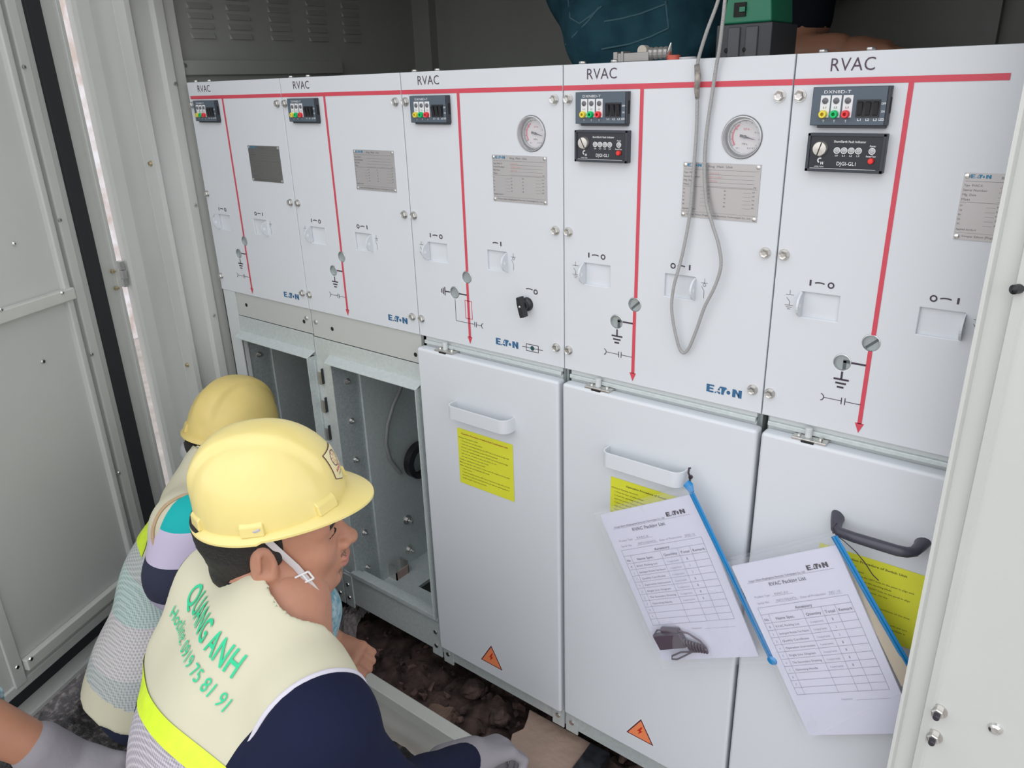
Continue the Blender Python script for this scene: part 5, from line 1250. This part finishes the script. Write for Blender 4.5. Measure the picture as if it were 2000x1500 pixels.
# ------------------------------------------------------------------ third person: forearm reaching in at the lower left corner
E3 = np.array(at(-210, 1330, t=1.10)); W3 = np.array(at(112, 1478, t=1.24)); S3 = np.array(at(-430, 1250, t=.95)); D3 = unit(W3 - E3)
p3 = thing('person', (float(S3[0]), float(S3[1]), 0), 'person at lower left corner, only a bare forearm with grey glove in view', 'person')
s3 = Sculpt(np.minimum(np.minimum(E3, W3), S3) - .30, np.maximum(np.maximum(E3, W3), S3) + .16, .008)
s3.cap(S3, E3, .058, .048, .02); s3.cap(E3, W3, .046, .031, .02); s3.cap(S3 + V3(-.05, -.1, -.12), S3 + V3(-.02, -.05, .02), .12, .08, .05)
def pick3(P, k): m = np.zeros(len(P), int); t = (P - E3) @ D3; m[t < -.01] = 1; return m
skin_mesh('body', [s3], [SKIND, DENIML], pick3, p3)
s3s = Sculpt(np.minimum(E3, S3) - .12, np.maximum(E3, W3) + .12, .006); s3s.cap(S3, E3, .072, .060, .02); s3s.cap(E3, E3 + (W3 - E3) * .50 + V3(0, 0, .012), .058, .046, .01); s3s.cap(at(-60, 1350, t=1.24), at(55, 1418, t=1.28), .022, .014, .01)
Sx = E3 + (W3 - E3) * .60; s3s.keep(D3 * .8 - np.array(unit(R_CAM[2])) * .9 , np.array(at(0, 1392, t=1.215)))
s3s.wave(.003, [((.6, .4, .3), 60, .5), ((.35, .8, .6), 45, 1.2)])
tag(skin_mesh('sleeve', [s3s], [DENIML], lambda P, k: np.zeros(len(P), int), p3), 'blue sleeve cuff')
g3 = Sculpt(W3 - .12, W3 + .24, .004); G3 = unit(np.array(at(230, 1520, t=1.24)) - W3); gb = unit(V3(0, -.5, .9) - G3 * (V3(0, -.5, .9) @ G3))
g3.cap(W3 - D3 * .035, W3 + D3 * .02, .040, .037, .01); hand_sculpt(g3, W3 + D3 * .02, G3, np.cross(G3, gb), gb, curl=(.5, .5, .5, .6), r=1.12)
tag(skin_mesh('glove', [g3], [GLOVE], lambda P, k: np.zeros(len(P), int), p3), 'grey knit glove')

# ------------------------------------------------------------------ fourth person, crouching on top of the cabinets
HP = V3(1.01, .40, 1.62); HQ = V3(1.20, .50, 1.66)
p4 = thing('person', (1.1, .4, 1.4), 'person in dark blue jeans and black shirt crouching on top of the cabinets', 'person')
q4 = lambda x, y, t: np.array(at(x, y, t=t))
s4 = Sculpt((.62, .08, 1.399), (1.75, .80, 2.05), .009)
s4.cap(q4(1205, -70, 1.58), q4(1340, -80, 1.52), .150, .150, .04); s4.cap(q4(1195, -40, 1.54), q4(1205, 50, 1.46), .125, .100, .05); s4.cap(q4(1320, -40, 1.50), q4(1330, 50, 1.40), .125, .095, .05)
s4.cap(q4(1205, 60, 1.45), q4(1330, 55, 1.40), .085, .085, .03)
s4.cap(q4(1360, -90, 1.50), q4(1600, -160, 1.42), .145, .140, .05); s4.cap(q4(1590, -110, 1.36), q4(1560, 45, 1.34), .060, .050, .03); s4.cap(q4(1560, 50, 1.34), q4(1510, 60, 1.36), .045, .045, .03)
s4.cap(q4(1500, 108, 1.34), q4(1640, 97, 1.27), .030, .027, .02); s4.cap(q4(1560, 55, 1.34), q4(1530, 100, 1.34), .040, .030, .02)
s4.cap(q4(1620, -160, 1.42), q4(1700, -200, 1.42), .055, .055, .03); s4.ell(q4(1740, -250, 1.42), (.09, .08, .10), None, .02)
s4.wave(.006, [((.6, .4, .3), 45, .5), ((.35, .8, .6), 38, 1.2), ((1, 0, .8), 60, .3)])
def pick4(P, k):
    xs = (P - q4(1400, -60, 1.5)) @ unit(q4(1600, -160, 1.42) - q4(1360, -90, 1.50))
    m = np.zeros(len(P), int); m[xs > .02] = 1; m[(xs > .04) & (P[:, 2] < 1.452)] = 2; m[xs > .40] = 2; return m
W4 = q4(1640, 97, 1.27); h4 = Sculpt(W4 - .1, W4 + .16, .004); hand_sculpt(h4, W4, unit(q4(1750, 95, 1.22) - W4), (-.3, .9, .1), (0, -.1, 1), curl=(.5, .5, .5, .6), k=.9); h4.keep((0, 0, -1), (0, 0, 1.399))
skin_mesh('body', [s4, h4], [DENIM, BLKS, SKIND], lambda P, k: pick4(P, k) if k == 0 else np.full(len(P), 2), p4)
# back pocket, seams
mb = MB()
def seam(pts, rad=.0016):
    out = []
    for p in pts:
        d = np.array(at(*p, t=1.)) - C_CAM; q = s4.march(C_CAM + d * 1.0, d, 1.3, 400)
        if q is not None: out.append(Vector(q - unit(d) * .0012))
    if len(out) > 1: mb.tube(out, rad, STITCH, 6)
for P_ in (((1180, 42), (1215, 36), (1250, 27), (1300, 8)), ((1300, 2), (1306, 55)), ((1306, 55), (1270, 72), (1230, 86), (1175, 96)), ((1110, 0), (1114, 35), (1132, 46), (1152, 32), (1175, 12)), ((1170, 14), (1150, 40), (1120, 70), (1104, 88), (1110, 112))): seam(P_)
mb.build('stitching', p4, smooth=True, loc=(1.0, .3, 1.46))

# ================================================================== hanging document bags
def make_bag(name, TL, TR, BL, y0, y1, film, zipa, zipb, label, group, ptype, serial, date):
    """y0/y1: depth at the top / bottom; pixels say where it hangs"""
    tl, tr, bl = at(*TL, Y=y0), at(*TR, Y=y0), at(*BL, Y=y1); br = tr + (bl - tl); e1 = tr - tl; e2 = bl - tl
    nrm = e1.cross(e2).normalized(); nrm = nrm if nrm.y < 0 else -nrm
    Pp = lambda u, v, o=0.: tl + e1 * u + e2 * v + nrm * o
    top = thing(name, tl.lerp(tr, .9), label, 'document bag', group)
    pk = thing('packing_list', tl.lerp(br, .5), 'printed packing list sheets inside ' + label.split(',')[0].replace('clear ', 'the clear '), 'paper')
    mb = MB(); n = 10; vs = []; 
    for o in (0., -.0028):
        for j in range(n + 1):
            for i in range(n + 1): vs.append(Pp(i / n, j / n, o))
    N_ = n + 1; fs = [(j * N_ + i, j * N_ + i + 1, (j + 1) * N_ + i + 1, (j + 1) * N_ + i) for j in range(n) for i in range(n)]; K = N_ * N_; fs += [tuple(x + K for x in f) for f in fs]
    for i in range(n): fs += [(i, i + 1, K + i + 1, K + i), (n * N_ + i, n * N_ + i + 1, K + n * N_ + i + 1, K + n * N_ + i), (i * N_, (i + 1) * N_, K + (i + 1) * N_, K + i * N_), (i * N_ + n, (i + 1) * N_ + n, K + (i + 1) * N_ + n, K + i * N_ + n)]
    mb.add(vs, fs, PAPER); mb.build('sheet', pk, smooth=False, loc=tl)
    place = lambda u, v: Pp(u, -v, .0007)
    asp = e1.length / e2.length
    def tx(u, v, s_, w_, h, m, b=0.): text(mb, s_, (u, -v), h, w_, m, b, place)
    mb = MB(); logo(mb, .675, -.092, .19, .026, INK, place)
    line(mb, (.08, -.104), (.90, -.104), .0012, MIDT, place); tx(.10, .099, 'Cooper Edison (Pingdingshan) Electronic Technologies Co., Ltd.', .55, .010, MIDT, .01)
    tx(.28, .137, 'RVAC Packing List', .35, .020, MIDT, .02); tx(.09, .190, 'Product Type', .15, .012, FAINT); tx(.29, .189, ptype, .13, .013, FAINT); line(mb, (.26, -.193), (.46, -.193), .001, MIDT, place)
    tx(.09, .226, 'Serial No.', .12, .012, FAINT); tx(.28, .225, serial, .19, .012, FAINT); line(mb, (.26, -.229), (.49, -.229), .001, MIDT, place); tx(.51, .228, 'Date of Production', .23, .012, FAINT); tx(.77, .227, date, .10, .013, FAINT); line(mb, (.76, -.232), (.88, -.232), .001, MIDT, place)
    rows = [.245, .285, .335] + [.335 + .042 * i for i in range(1, 11)]
    for r in rows[:-1]: line(mb, (.07, -r), (.92, -r), .0022, FAINT, place)
    line(mb, (.07, -rows[-1]), (.92, -rows[-1]), .0022, FAINT, place)
    for c in (.07, .145, .47, .65, .775, .92): line(mb, (c, -rows[1] if c not in (.07, .92) else -rows[0]), (c, -rows[-1]), .0032, FAINT, place)
    tx(.42, .277, 'Accessory', .16, .015, MIDT, .02); tx(.085, .322, 'No.', .045, .015, MIDT, .01); tx(.20, .322, 'Name Spec.', .18, .015, MIDT, .01); tx(.49, .322, 'Quantity', .14, .015, MIDT, .01); tx(.665, .322, 'Total', .09, .015, MIDT, .01); tx(.79, .322, 'Remark', .12, .015, MIDT, .01)
    for i, (a, b_, c) in enumerate((('RVAC Packing List', '1copy/unit', '1'), ('Switchgear Routine Test Report', '1copy/unit', '2'), ('Quality Certificate', '1copy/unit', '2'), ('Operation Instruction', '1set/unit', '1'), ('Single Line Diagram', '1copy/unit', '1'), ('The Secondary Drawing', '1copy/unit', '1'), ('Operating Handle', '1set/unit', '1'), ('', '', ''), ('', '', ''))):
        v = .335 + .042 * i + .029; tx(.10, v, str(i + 1), .012, .013, FAINT)
        if a: tx(.165, v, a, .29 if i == 1 else .0135 * len(a), .012, MIDT); tx(.50, v, b_, .12, .012, FAINT); tx(.70, v, c, .012, .014, FAINT)
    tx(.47, .800, 'Inspector', .10, .011, FAINT); line(mb, (.60, -.803), (.90, -.803), .001, MIDT, place)
    mb.build('printing', pk, fix=False, loc=tl)
    # film: front and back sheet with soft folds
    F = [at(*p, Y=y) for p, y in zip(film, (y0 - .004, y0 - .004, y1 - .004, y1 - .004))]
    def sheet(off, ph):
        mbf = MB(); vs = []; n = 22
        for j in range(n + 1):
            for i in range(n + 1):
                u, v = i / n, j / n; p = F[0].lerp(F[1], u).lerp(F[3].lerp(F[2], u), v); vs.append(p + nrm * (off + .0014 * math.sin(u * 13 + v * 5 + ph) * math.sin(v * 8 + u * 3)))
        mbf.add(vs, [(j * (n + 1) + i, j * (n + 1) + i + 1, (j + 1) * (n + 1) + i + 1, (j + 1) * (n + 1) + i) for j in range(n) for i in range(n)], FILM); return mbf.build('clear_film', top, smooth=True, fix=False, loc=tl)
    sheet(.0078, 0.); sheet(-.0045, 1.7)
    za, zb_ = at(*zipa, Y=y0 - .006), at(*zipb, Y=y1 - .006); mb = MB(); mb.tube([za.lerp(zb_, i / 6) + nrm * .002 for i in range(7)], [(.0048, .0014)] * 7, ZIP, 10, flat=tuple(e1.normalized())); mb.tube([za.lerp(zb_, i / 6) + nrm * .0045 for i in range(7)], .0016, ZIP, 8); tag(mb.build('zip_strip', top, smooth=True, loc=za), 'blue zip strip')
    return top, pk, tl, e1, e2, nrm, zb_
b1, pk1, tl1, e11, e21, n1_, z1_ = make_bag('document_bag', (1172, 1006), (1354, 966), (1293, 1290), -.060, -.040, ((1164, 998), (1350, 950), (1512, 1288), (1297, 1303)), (1352, 962), (1506, 1282), 'clear zip bag hanging from the white handle, packing list and power adapter inside', 'document bags on door handles', 'RVAC-K', 'PEP2150(AIO)', '2020.10')
mb = MB(); mb.lathe(z1_ + Vector((.004, -.004, -.002)), n1_, [(0, -.003), (.007, -.003), (.008, .002), (.005, .005), (0, .005)], ZIP, 16); tag(mb.build('zip_slider', b1, smooth=True, loc=z1_), 'blue zip slider')
b2, pk2, tl2, e12, e22, n2_, z2_ = make_bag('document_bag', (1429, 1107), (1634, 1066), (1580, 1436), -.066, -.040, ((1424, 1092), (1626, 1042), (1792, 1330), (1578, 1440)), (1630, 1046), (1782, 1310), 'clear zip bag hanging from the dark handle, packing list and brown card inside', 'document bags on door handles', 'RVAC-KV', 'PEP2150(AIO)', '2021.10')
mb = MB(); c0, c1, c2, c3 = [at(*p, Y=-.052) for p in ((1640, 1088), (1668, 1108), (1800, 1350), (1760, 1340))]
mb.add([c0, c1, c2, c3, c0 + Vector((0, .003, 0)), c1 + Vector((0, .003, 0)), c2 + Vector((0, .003, 0)), c3 + Vector((0, .003, 0))], [(0, 1, 2, 3), (7, 6, 5, 4), (0, 4, 5, 1), (1, 5, 6, 2), (2, 6, 7, 3), (3, 7, 4, 0)], CARD)
tag(mb.build('folded_card', loc=c0), 'brown folded card edge behind the sheets by the dark door handle', 'card')
# ties that hold the bags
q0 = at(1346, 914, Y=-.030); q1 = at(1348, 945, Y=-.036); mb = MB(); mb.tube([q0 + Vector((0, .004, -.002)), q0, q0 + Vector((.001, -.004, -.006)), q0.lerp(q1, .5), q1], .0016, TIE, 8); mb.lathe(at(1349, 932, Y=-.037), (0, -1, 0), [(0, -.002), (.0032, -.002), (.0032, .002), (0, .002)], TIE, 10)
tag(mb.build('cable_tie', smooth=True, loc=q0), 'black cable tie around the right end of the white strap handle', 'cable tie')
mb = MB(); mb.tube([at(1340, 943, Y=-.040), at(1346, 949, Y=-.042), at(1352, 962, Y=-.050)], [(.006, .002), (.007, .002), (.004, .002)], ZIP, 8, flat=(1, 0, 0)); tag(mb.build('zip_end', b1, smooth=True, loc=at(1346, 949, Y=-.042)), 'blue folded end of the zip')
mb = MB(); mb.tube([at(x, y, Y=-.070) for x, y in ((1628, 1030), (1632, 1044), (1650, 1058), (1672, 1078), (1690, 1100), (1704, 1122), (1716, 1134))], .0007, TIE, 6)
mb.tube([at(1634, 1022, Y=-.060), at(1626, 1030, Y=-.068), at(1628, 1042, Y=-.070)], .0012, TIE, 6); tag(mb.build('string', smooth=True, loc=at(1632, 1044, Y=-.07)), 'thin black string tied to the left end of the dark handle', 'string')
# the power adapter in the first bag
ad = thing('power_adapter', tl1 + e11 * .25 + e21 * .9, 'dark power adapter with coiled cable at the bottom of the clear bag', 'power adapter')
ADM = mat('adapter dark plastic', (.085, .062, .085), .4)
def bagp(px, py, o): p = at(px, py, Y=-.046); return p + n1_ * o
c = bagp(1310, 1248, .004); ex = (bagp(1345, 1246, .004) - bagp(1283, 1252, .004)).normalized(); ez = n1_.cross(ex).normalized(); ez = ez if ez.z > 0 else -ez
M = Matrix.Identity(4)
for i in range(3): M[i][0] = ex[i]; M[i][1] = ez[i]; M[i][2] = n1_[i]; M[i][3] = c[i]
mb = MB(); mb.box((-.026, -.014, -.006), (.030, .014, .006), ADM, M); mb.build('housing', ad, bevel=.002, smooth=True, loc=c)
mb = MB(); mb.cyl((-.004, .021, .0), (.028, .016, .0), .0058, ADM, 14, M=M); mb.build('plug', ad, smooth=True, loc=c)
mb = MB(); pts = []
for i in range(90): t = i / 89; a_ = t * 2 * math.pi * 7; pts.append(M @ Vector((.030 + .034 * t, -.010 - .012 * t + .011 * math.sin(a_) * (1 - .4 * t), .002 + .004 * math.cos(a_))))
mb.tube(pts, .0016, ADM, 6); mb.tube([M @ Vector(p) for p in ((-.026, .004, 0), (-.028, .012, 0), (-.014, .022, 0), (-.004, .021, 0))], .0015, ADM, 6)
mb.tube([M @ Vector(p) for p in ((.026, .017, 0), (.045, .010, .001), (.060, -.006, .001), (.064, -.020, 0), (.045, -.026, 0), (.010, -.024, 0), (-.012, -.030, 0), (-.016, -.036, 0), (-.004, -.036, .002), (.016, -.030, .002), (.04, -.022, .002))], .0016, ADM, 6)
mb.build('cable', ad, smooth=True, loc=c)

# ================================================================== the cable loop hanging over the panels
def smooth_path(pts, n=6):
    out = []; P = [Vector(p) for p in pts]
    for i in range(len(P) - 1):
        p0, p1, p2, p3 = P[max(i - 1, 0)], P[i], P[i + 1], P[min(i + 2, len(P) - 1)]
        for k in range(n):
            t = k / n; out.append(.5 * ((2 * p1) + (p2 - p0) * t + (2 * p0 - 5 * p1 + 4 * p2 - p3) * t * t + (3 * p1 - p0 - 3 * p2 + p3) * t ** 3))
    return out + [P[-1]]
cl = [(1416, -60, -.020), (1403, 0, -.018), (1381, 60, -.014), (1366, 108, -.008), (1362, 132, -.0055), (1362, 186, -.0055), (1360, 260, -.006), (1354, 340, -.006), (1347, 420, -.007), (1332, 500, -.010), (1316, 560, -.012), (1312, 605, -.012), (1320, 655, -.010), (1331, 687, -.008), (1344, 682, -.008), (1360, 645, -.010), (1376, 600, -.012), (1396, 560, -.013), (1408, 520, -.013), (1404, 480, -.012), (1392, 440, -.010), (1380, 395, -.008), (1376, 330, -.006), (1380, 260, -.006), (1390, 190, -.006), (1399, 130, -.007), (1405, 95, -.012), (1413, 30, -.020), (1420, -30, -.024), (1432, -70, -.028)]
cp = smooth_path([at(x, y, Y=yy) for x, y, yy in cl]); top1 = cp[0]; cp = [Vector((top1.x - .002, -.118, 1.66)), Vector((top1.x, -.09, 1.60))] + cp + [Vector((cp[-1].x, -.08, 1.60)), Vector((cp[-1].x, -.118, 1.66))]
cab_t = thing('cable_loop', cp[60], 'grey twisted cable hanging as a long loop in front of two panels', 'cable')
mb = MB(); mb.tube(cp, .0024, CABLE, 10); mb.build('wire', cab_t, smooth=True, loc=cp[60])
mb = MB(); sp_ = [at(1361, 126, Y=-.0070), at(1363, 150, Y=-.0078), at(1361, 175, Y=-.0072), at(1362, 192, Y=-.0070)]; mb.tube(sp_, [.0036, .0044, .0040, .0030], SPLICE, 10); tag(mb.build('splice_sleeve', cab_t, smooth=True, loc=sp_[1]), 'worn brownish splice sleeve')

# ================================================================== tools on top of the cabinets
dy = .10; xa, xb = at(1398, 80, Y=dy).x, at(1506, 80, Y=dy).x; zb1 = at(1450, 46, Y=dy).z; zc1 = at(1450, 40, Y=dy).z
dr_ = thing('cordless_drill', ((xa + xb) / 2, dy + .05, 1.4005), 'green cordless drill standing on its dark battery on top of the cabinets', 'drill')
mb = MB(); mb.box((xa, dy, 1.4005), (xb, dy + .10, zb1), DRK)
for u in (.30, .62): xx = xa + (xb - xa) * u; mb.box((xx - .006, dy - .003, 1.4005), (xx + .012, dy + .001, zb1 - .004), mat('battery rib', (.075, .08, .09), .45))
for u in (.22, .55): xx = xa + (xb - xa) * u; mb.cyl((xx, dy - .0035, 1.4105), (xx, dy + .002, 1.4105), .0035, BLKM, 12)
mb.build('battery', dr_, bevel=.003, smooth=True, loc=(xa, dy, 1.42))
mb = MB(); mb.prism([(xa + .003, zb1 + .0005), (xb - .004, zb1 + .0005), (xb - .008, zc1 + .035), (xa + .012, zc1 + .035)], -(dy + .09), -(dy + .006), DGRN, Matrix(((1, 0, 0, 0), (0, 0, -1, 0), (0, 1, 0, 0), (0, 0, 0, 1))))
mb.build('foot', dr_, bevel=.003, smooth=True, loc=(xa, dy, zc1))
xm = (xa + xb) / 2; mb = MB(); mb.tube([Vector((xm, dy + .045, zc1 + .03)), Vector((xm, dy + .05, zc1 + .08)), Vector((xm + .005, dy + .055, zc1 + .13))], [(.022, .028), (.018, .024), (.022, .03)], BLK, 16); mb.build('grip', dr_, smooth=True, loc=(xm, dy + .05, zc1 + .05))
mb = MB(); zt4 = zc1 + .155; mb.lathe((xm - .07, dy + .055, zt4), (1, 0, 0), [(0, 0), (.030, .002), (.034, .02), (.034, .10), (.026, .125), (.018, .14), (.018, .17), (.008, .178), (0, .178)], DGRN, 24); mb.build('motor_housing', dr_, smooth=True, loc=(xm, dy + .055, zt4))
mb = MB(); cx_ = at(1442, 20, Y=dy); mb.box((cx_.x - .008, dy + .003, cx_.z - .008), (cx_.x + .009, dy + .0075, cx_.z + .010), BLKM); mb.box((cx_.x + .001, dy + .001, cx_.z - .002), (cx_.x + .009, dy + .007, cx_.z + .004), DGRN); mb.build('clip_recess', dr_, loc=cx_)
# grey clamp tool
ty = .045; x0_, x1_ = at(1206, 112, Y=ty).x, at(1298, 108, Y=ty).x
tl_ = thing('clamp_tool', ((x0_ + x1_) / 2, ty, 1.4005), 'small grey metal clamp lying on top of the cabinets by the blue jeans', 'clamp')
mb = MB(); mb.box((x0_, ty - .006, 1.4005), (x0_ + .055, ty + .012, 1.4125), TOOLG); mb.box((x0_ - .003, ty - .008, 1.4005), (x0_ + .004, ty + .014, 1.4145), TOOLG); mb.box((x0_ + .010, ty - .008, 1.4005), (x0_ + .014, ty + .014, 1.4150), TOOLG); mb.build('jaw', tl_, bevel=.001, loc=(x0_, ty, 1.406))
mb = MB(); mb.tube([Vector((x0_ + .050 + .004 * i, ty + .004, 1.4105)) for i in range(9)], [.0088 if i % 2 else .0074 for i in range(9)], TOOLG, 14); mb.build('ribbed_nut', tl_, smooth=False, loc=(x0_ + .06, ty, 1.41))
mb = MB(); mb.cyl((x0_ + .043, ty - .004, 1.4145), (x0_ + .043, ty + .008, 1.4145), .0075, mat('ivory tool wheel', (.50, .46, .40), .5), 18); mb.build('wheel', tl_, loc=(x0_ + .043, ty, 1.414))
mb = MB(); mb.tube([Vector((x0_ + .083, ty + .003, 1.405)), Vector((x0_ + .086, ty, 1.415)), Vector((x0_ + .0875, ty, 1.423))], [(.004, .0015), (.003, .001), (.0008, .0006)], CHROME, 8); mb.build('blade', tl_, smooth=True, loc=(x0_ + .086, ty, 1.41))
xr = at(1316, 108, Y=ty).x; mb = MB(); mb.lathe((xr, ty, 1.4003), (0, 0, 1), [(0, 0), (.0095, 0), (.0095, .0055), (.008, .0065), (0, .0065)], mat('orange red cap', (.62, .12, .08), .45), 20)
tag(mb.build('red_disc', smooth=True, loc=(xr, ty, 1.4003)), 'orange red plastic disc lying on top of the cabinets', 'disc')
xr = at(1344, 108, Y=ty).x; mb = MB(); mb.lathe((xr, ty, 1.4003), (0, 0, 1), [(.006, 0), (.012, 0), (.012, .003), (.006, .003), (.006, 0)], mat('white plastic ring', (.6, .58, .6), .5), 20)
tag(mb.build('plastic_ring', smooth=True, loc=(xr, ty, 1.4003)), 'white plastic ring lying beside the orange red disc', 'ring')

# ================================================================== rubble in the foundation
def lump(name, c, r, m, seed, label, cat, flat_=1., box=False):
    from mathutils import noise
    bm = bmesh.new(); 
    if box: bmesh.ops.create_cube(bm, size=1.5); bmesh.ops.subdivide_edges(bm, edges=bm.edges, cuts=5, use_grid_fill=True)
    else: bmesh.ops.create_icosphere(bm, subdivisions=3, radius=1)
    for v in bm.verts:
        p = v.co.copy(); k = 1 + (.10 if box else .30) * noise.noise(p * 1.6 + Vector((seed, 0, 0))) + .10 * noise.noise(p * 4.5 + Vector((0, seed, 0)))
        v.co = Vector((p.x * r[0] * k, p.y * r[1] * k, p.z * r[2] * k))
    me = bpy.data.meshes.new(name); bm.to_mesh(me); bm.free(); me.materials.append(m)
    o = bpy.data.objects.new(name, me); COL.objects.link(o); o.location = c; o.rotation_euler = (random.uniform(-.2, .2), random.uniform(-.2, .2), random.uniform(0, 3)); tag(o, label, cat); return o
lump('brick_piece', at(858, 1405, Z=.028), (.040, .030, .026), mat('brown brick', (.20, .125, .095), .95, bump=.4, bscale=60, var=.15, vscale=30), 2, 'broken brown brick piece lying in soil beside the sill', 'brick', box=True).rotation_euler = (.1, -.15, .25)
lump('soil_clod', at(1010, 1340, Z=.02), (.030, .030, .022), SOIL, 5, 'dark soil clod below the middle door, nearest the mortar slab', 'soil clod')
lump('soil_clod', at(925, 1345, Z=.02), (.028, .034, .022), SOIL, 9, 'dark soil clod below the orange triangle of the middle door', 'soil clod')
lump('soil_clod', at(975, 1400, Z=.028), (.026, .022, .020), SOIL, 12, 'small soil clod between the brick piece and the mortar slab', 'soil clod')
random.seed(3); mb = MB()
for i in range(150):
    x = random.uniform(.35, 1.15); y = random.uniform(-.115, .10); r = random.uniform(.004, .014); z = .0 + random.uniform(-.012, .012) + r * .3
    q = [Vector((random.uniform(-1, 1), random.uniform(-1, 1), random.uniform(-.8, .8))).normalized() * r * random.uniform(.7, 1.2) for _ in range(9)]
    bm = bmesh.new(); [bm.verts.new(v) for v in q]; bmesh.ops.convex_hull(bm, input=bm.verts); bm.verts.index_update()
    mb.add([Vector((x, y, z)) + v.co for v in bm.verts], [tuple(v.index for v in f.verts) for f in bm.faces], random.choice((ROCK, SOIL, SOIL))); bm.free()
tag(mb.build('rubble', fix=False), 'loose brown soil crumbs and brick grit under the cabinets', 'rubble', kind='stuff')
# mortar slab
pts = [(1034, 1384), (1092, 1416), (1158, 1452), (1128, 1486), (1095, 1530), (985, 1530), (992, 1470), (1000, 1432), (1022, 1422), (1030, 1402)]
pp = [at(x, y, Z=.060) for x, y in pts]; mb = MB(); mb.add([p for p in pp] + [p - Vector((0, 0, .05)) for p in pp], [tuple(range(len(pp))), tuple(range(2 * len(pp) - 1, len(pp) - 1, -1))] + [(i, (i + 1) % len(pp), len(pp) + (i + 1) % len(pp), len(pp) + i) for i in range(len(pp))], SLAB)
tag(mb.build('mortar_slab', bevel=.003, loc=pp[0]), 'pinkish beige mortar slab under the row beside the grey glove', 'slab')
pts = [(1154, 1449), (1192, 1470), (1150, 1530), (1096, 1530)]; pp = [at(x, y, Z=.072) for x, y in pts]; mb = MB(); mb.add([p for p in pp] + [p - Vector((0, 0, .03)) for p in pp], [(0, 1, 2, 3), (7, 6, 5, 4)] + [(i, (i + 1) % 4, 4 + (i + 1) % 4, 4 + i) for i in range(4)], mat('black painted steel', (.018, .02, .026), .35, var=.6, vscale=40))
tag(mb.build('steel_bar', bevel=.002, loc=pp[0]), 'black painted steel bar lying beside the beige mortar slab', 'steel bar')
pts = [(1192, 1470), (1330, 1540), (1150, 1540)]; 
# crumpled rag behind the front worker's hand
rg = at(683, 1205, Z=.03); bm = bmesh.new(); bmesh.ops.create_grid(bm, x_segments=22, y_segments=22, size=.5)
from mathutils import noise as _n
for v in bm.verts: p = v.co.copy(); v.co = Vector((p.x * .075 * (1 + .3 * _n.noise(p * 3)), p.y * .13 * (1 + .3 * _n.noise(p * 3 + Vector((5, 0, 0)))), .026 * abs(_n.noise(p * 5 + Vector((0, 3, 0)))) + .012 * _n.noise(p * 11) + .03 - .10 * (p.x ** 2 + p.y ** 2)))
me = bpy.data.meshes.new('rag'); bm.to_mesh(me); bm.free(); me.materials.append(RAG); o = bpy.data.objects.new('rag', me); COL.objects.link(o); o.location = rg + Vector((0, 0, -.012)); o.rotation_euler = (0, 0, .5)
sm_ = o.modifiers.new('solid', 'SOLIDIFY'); sm_.thickness = .002; tag(o, 'crumpled grey white rag on the soil under the open cabinet', 'rag')
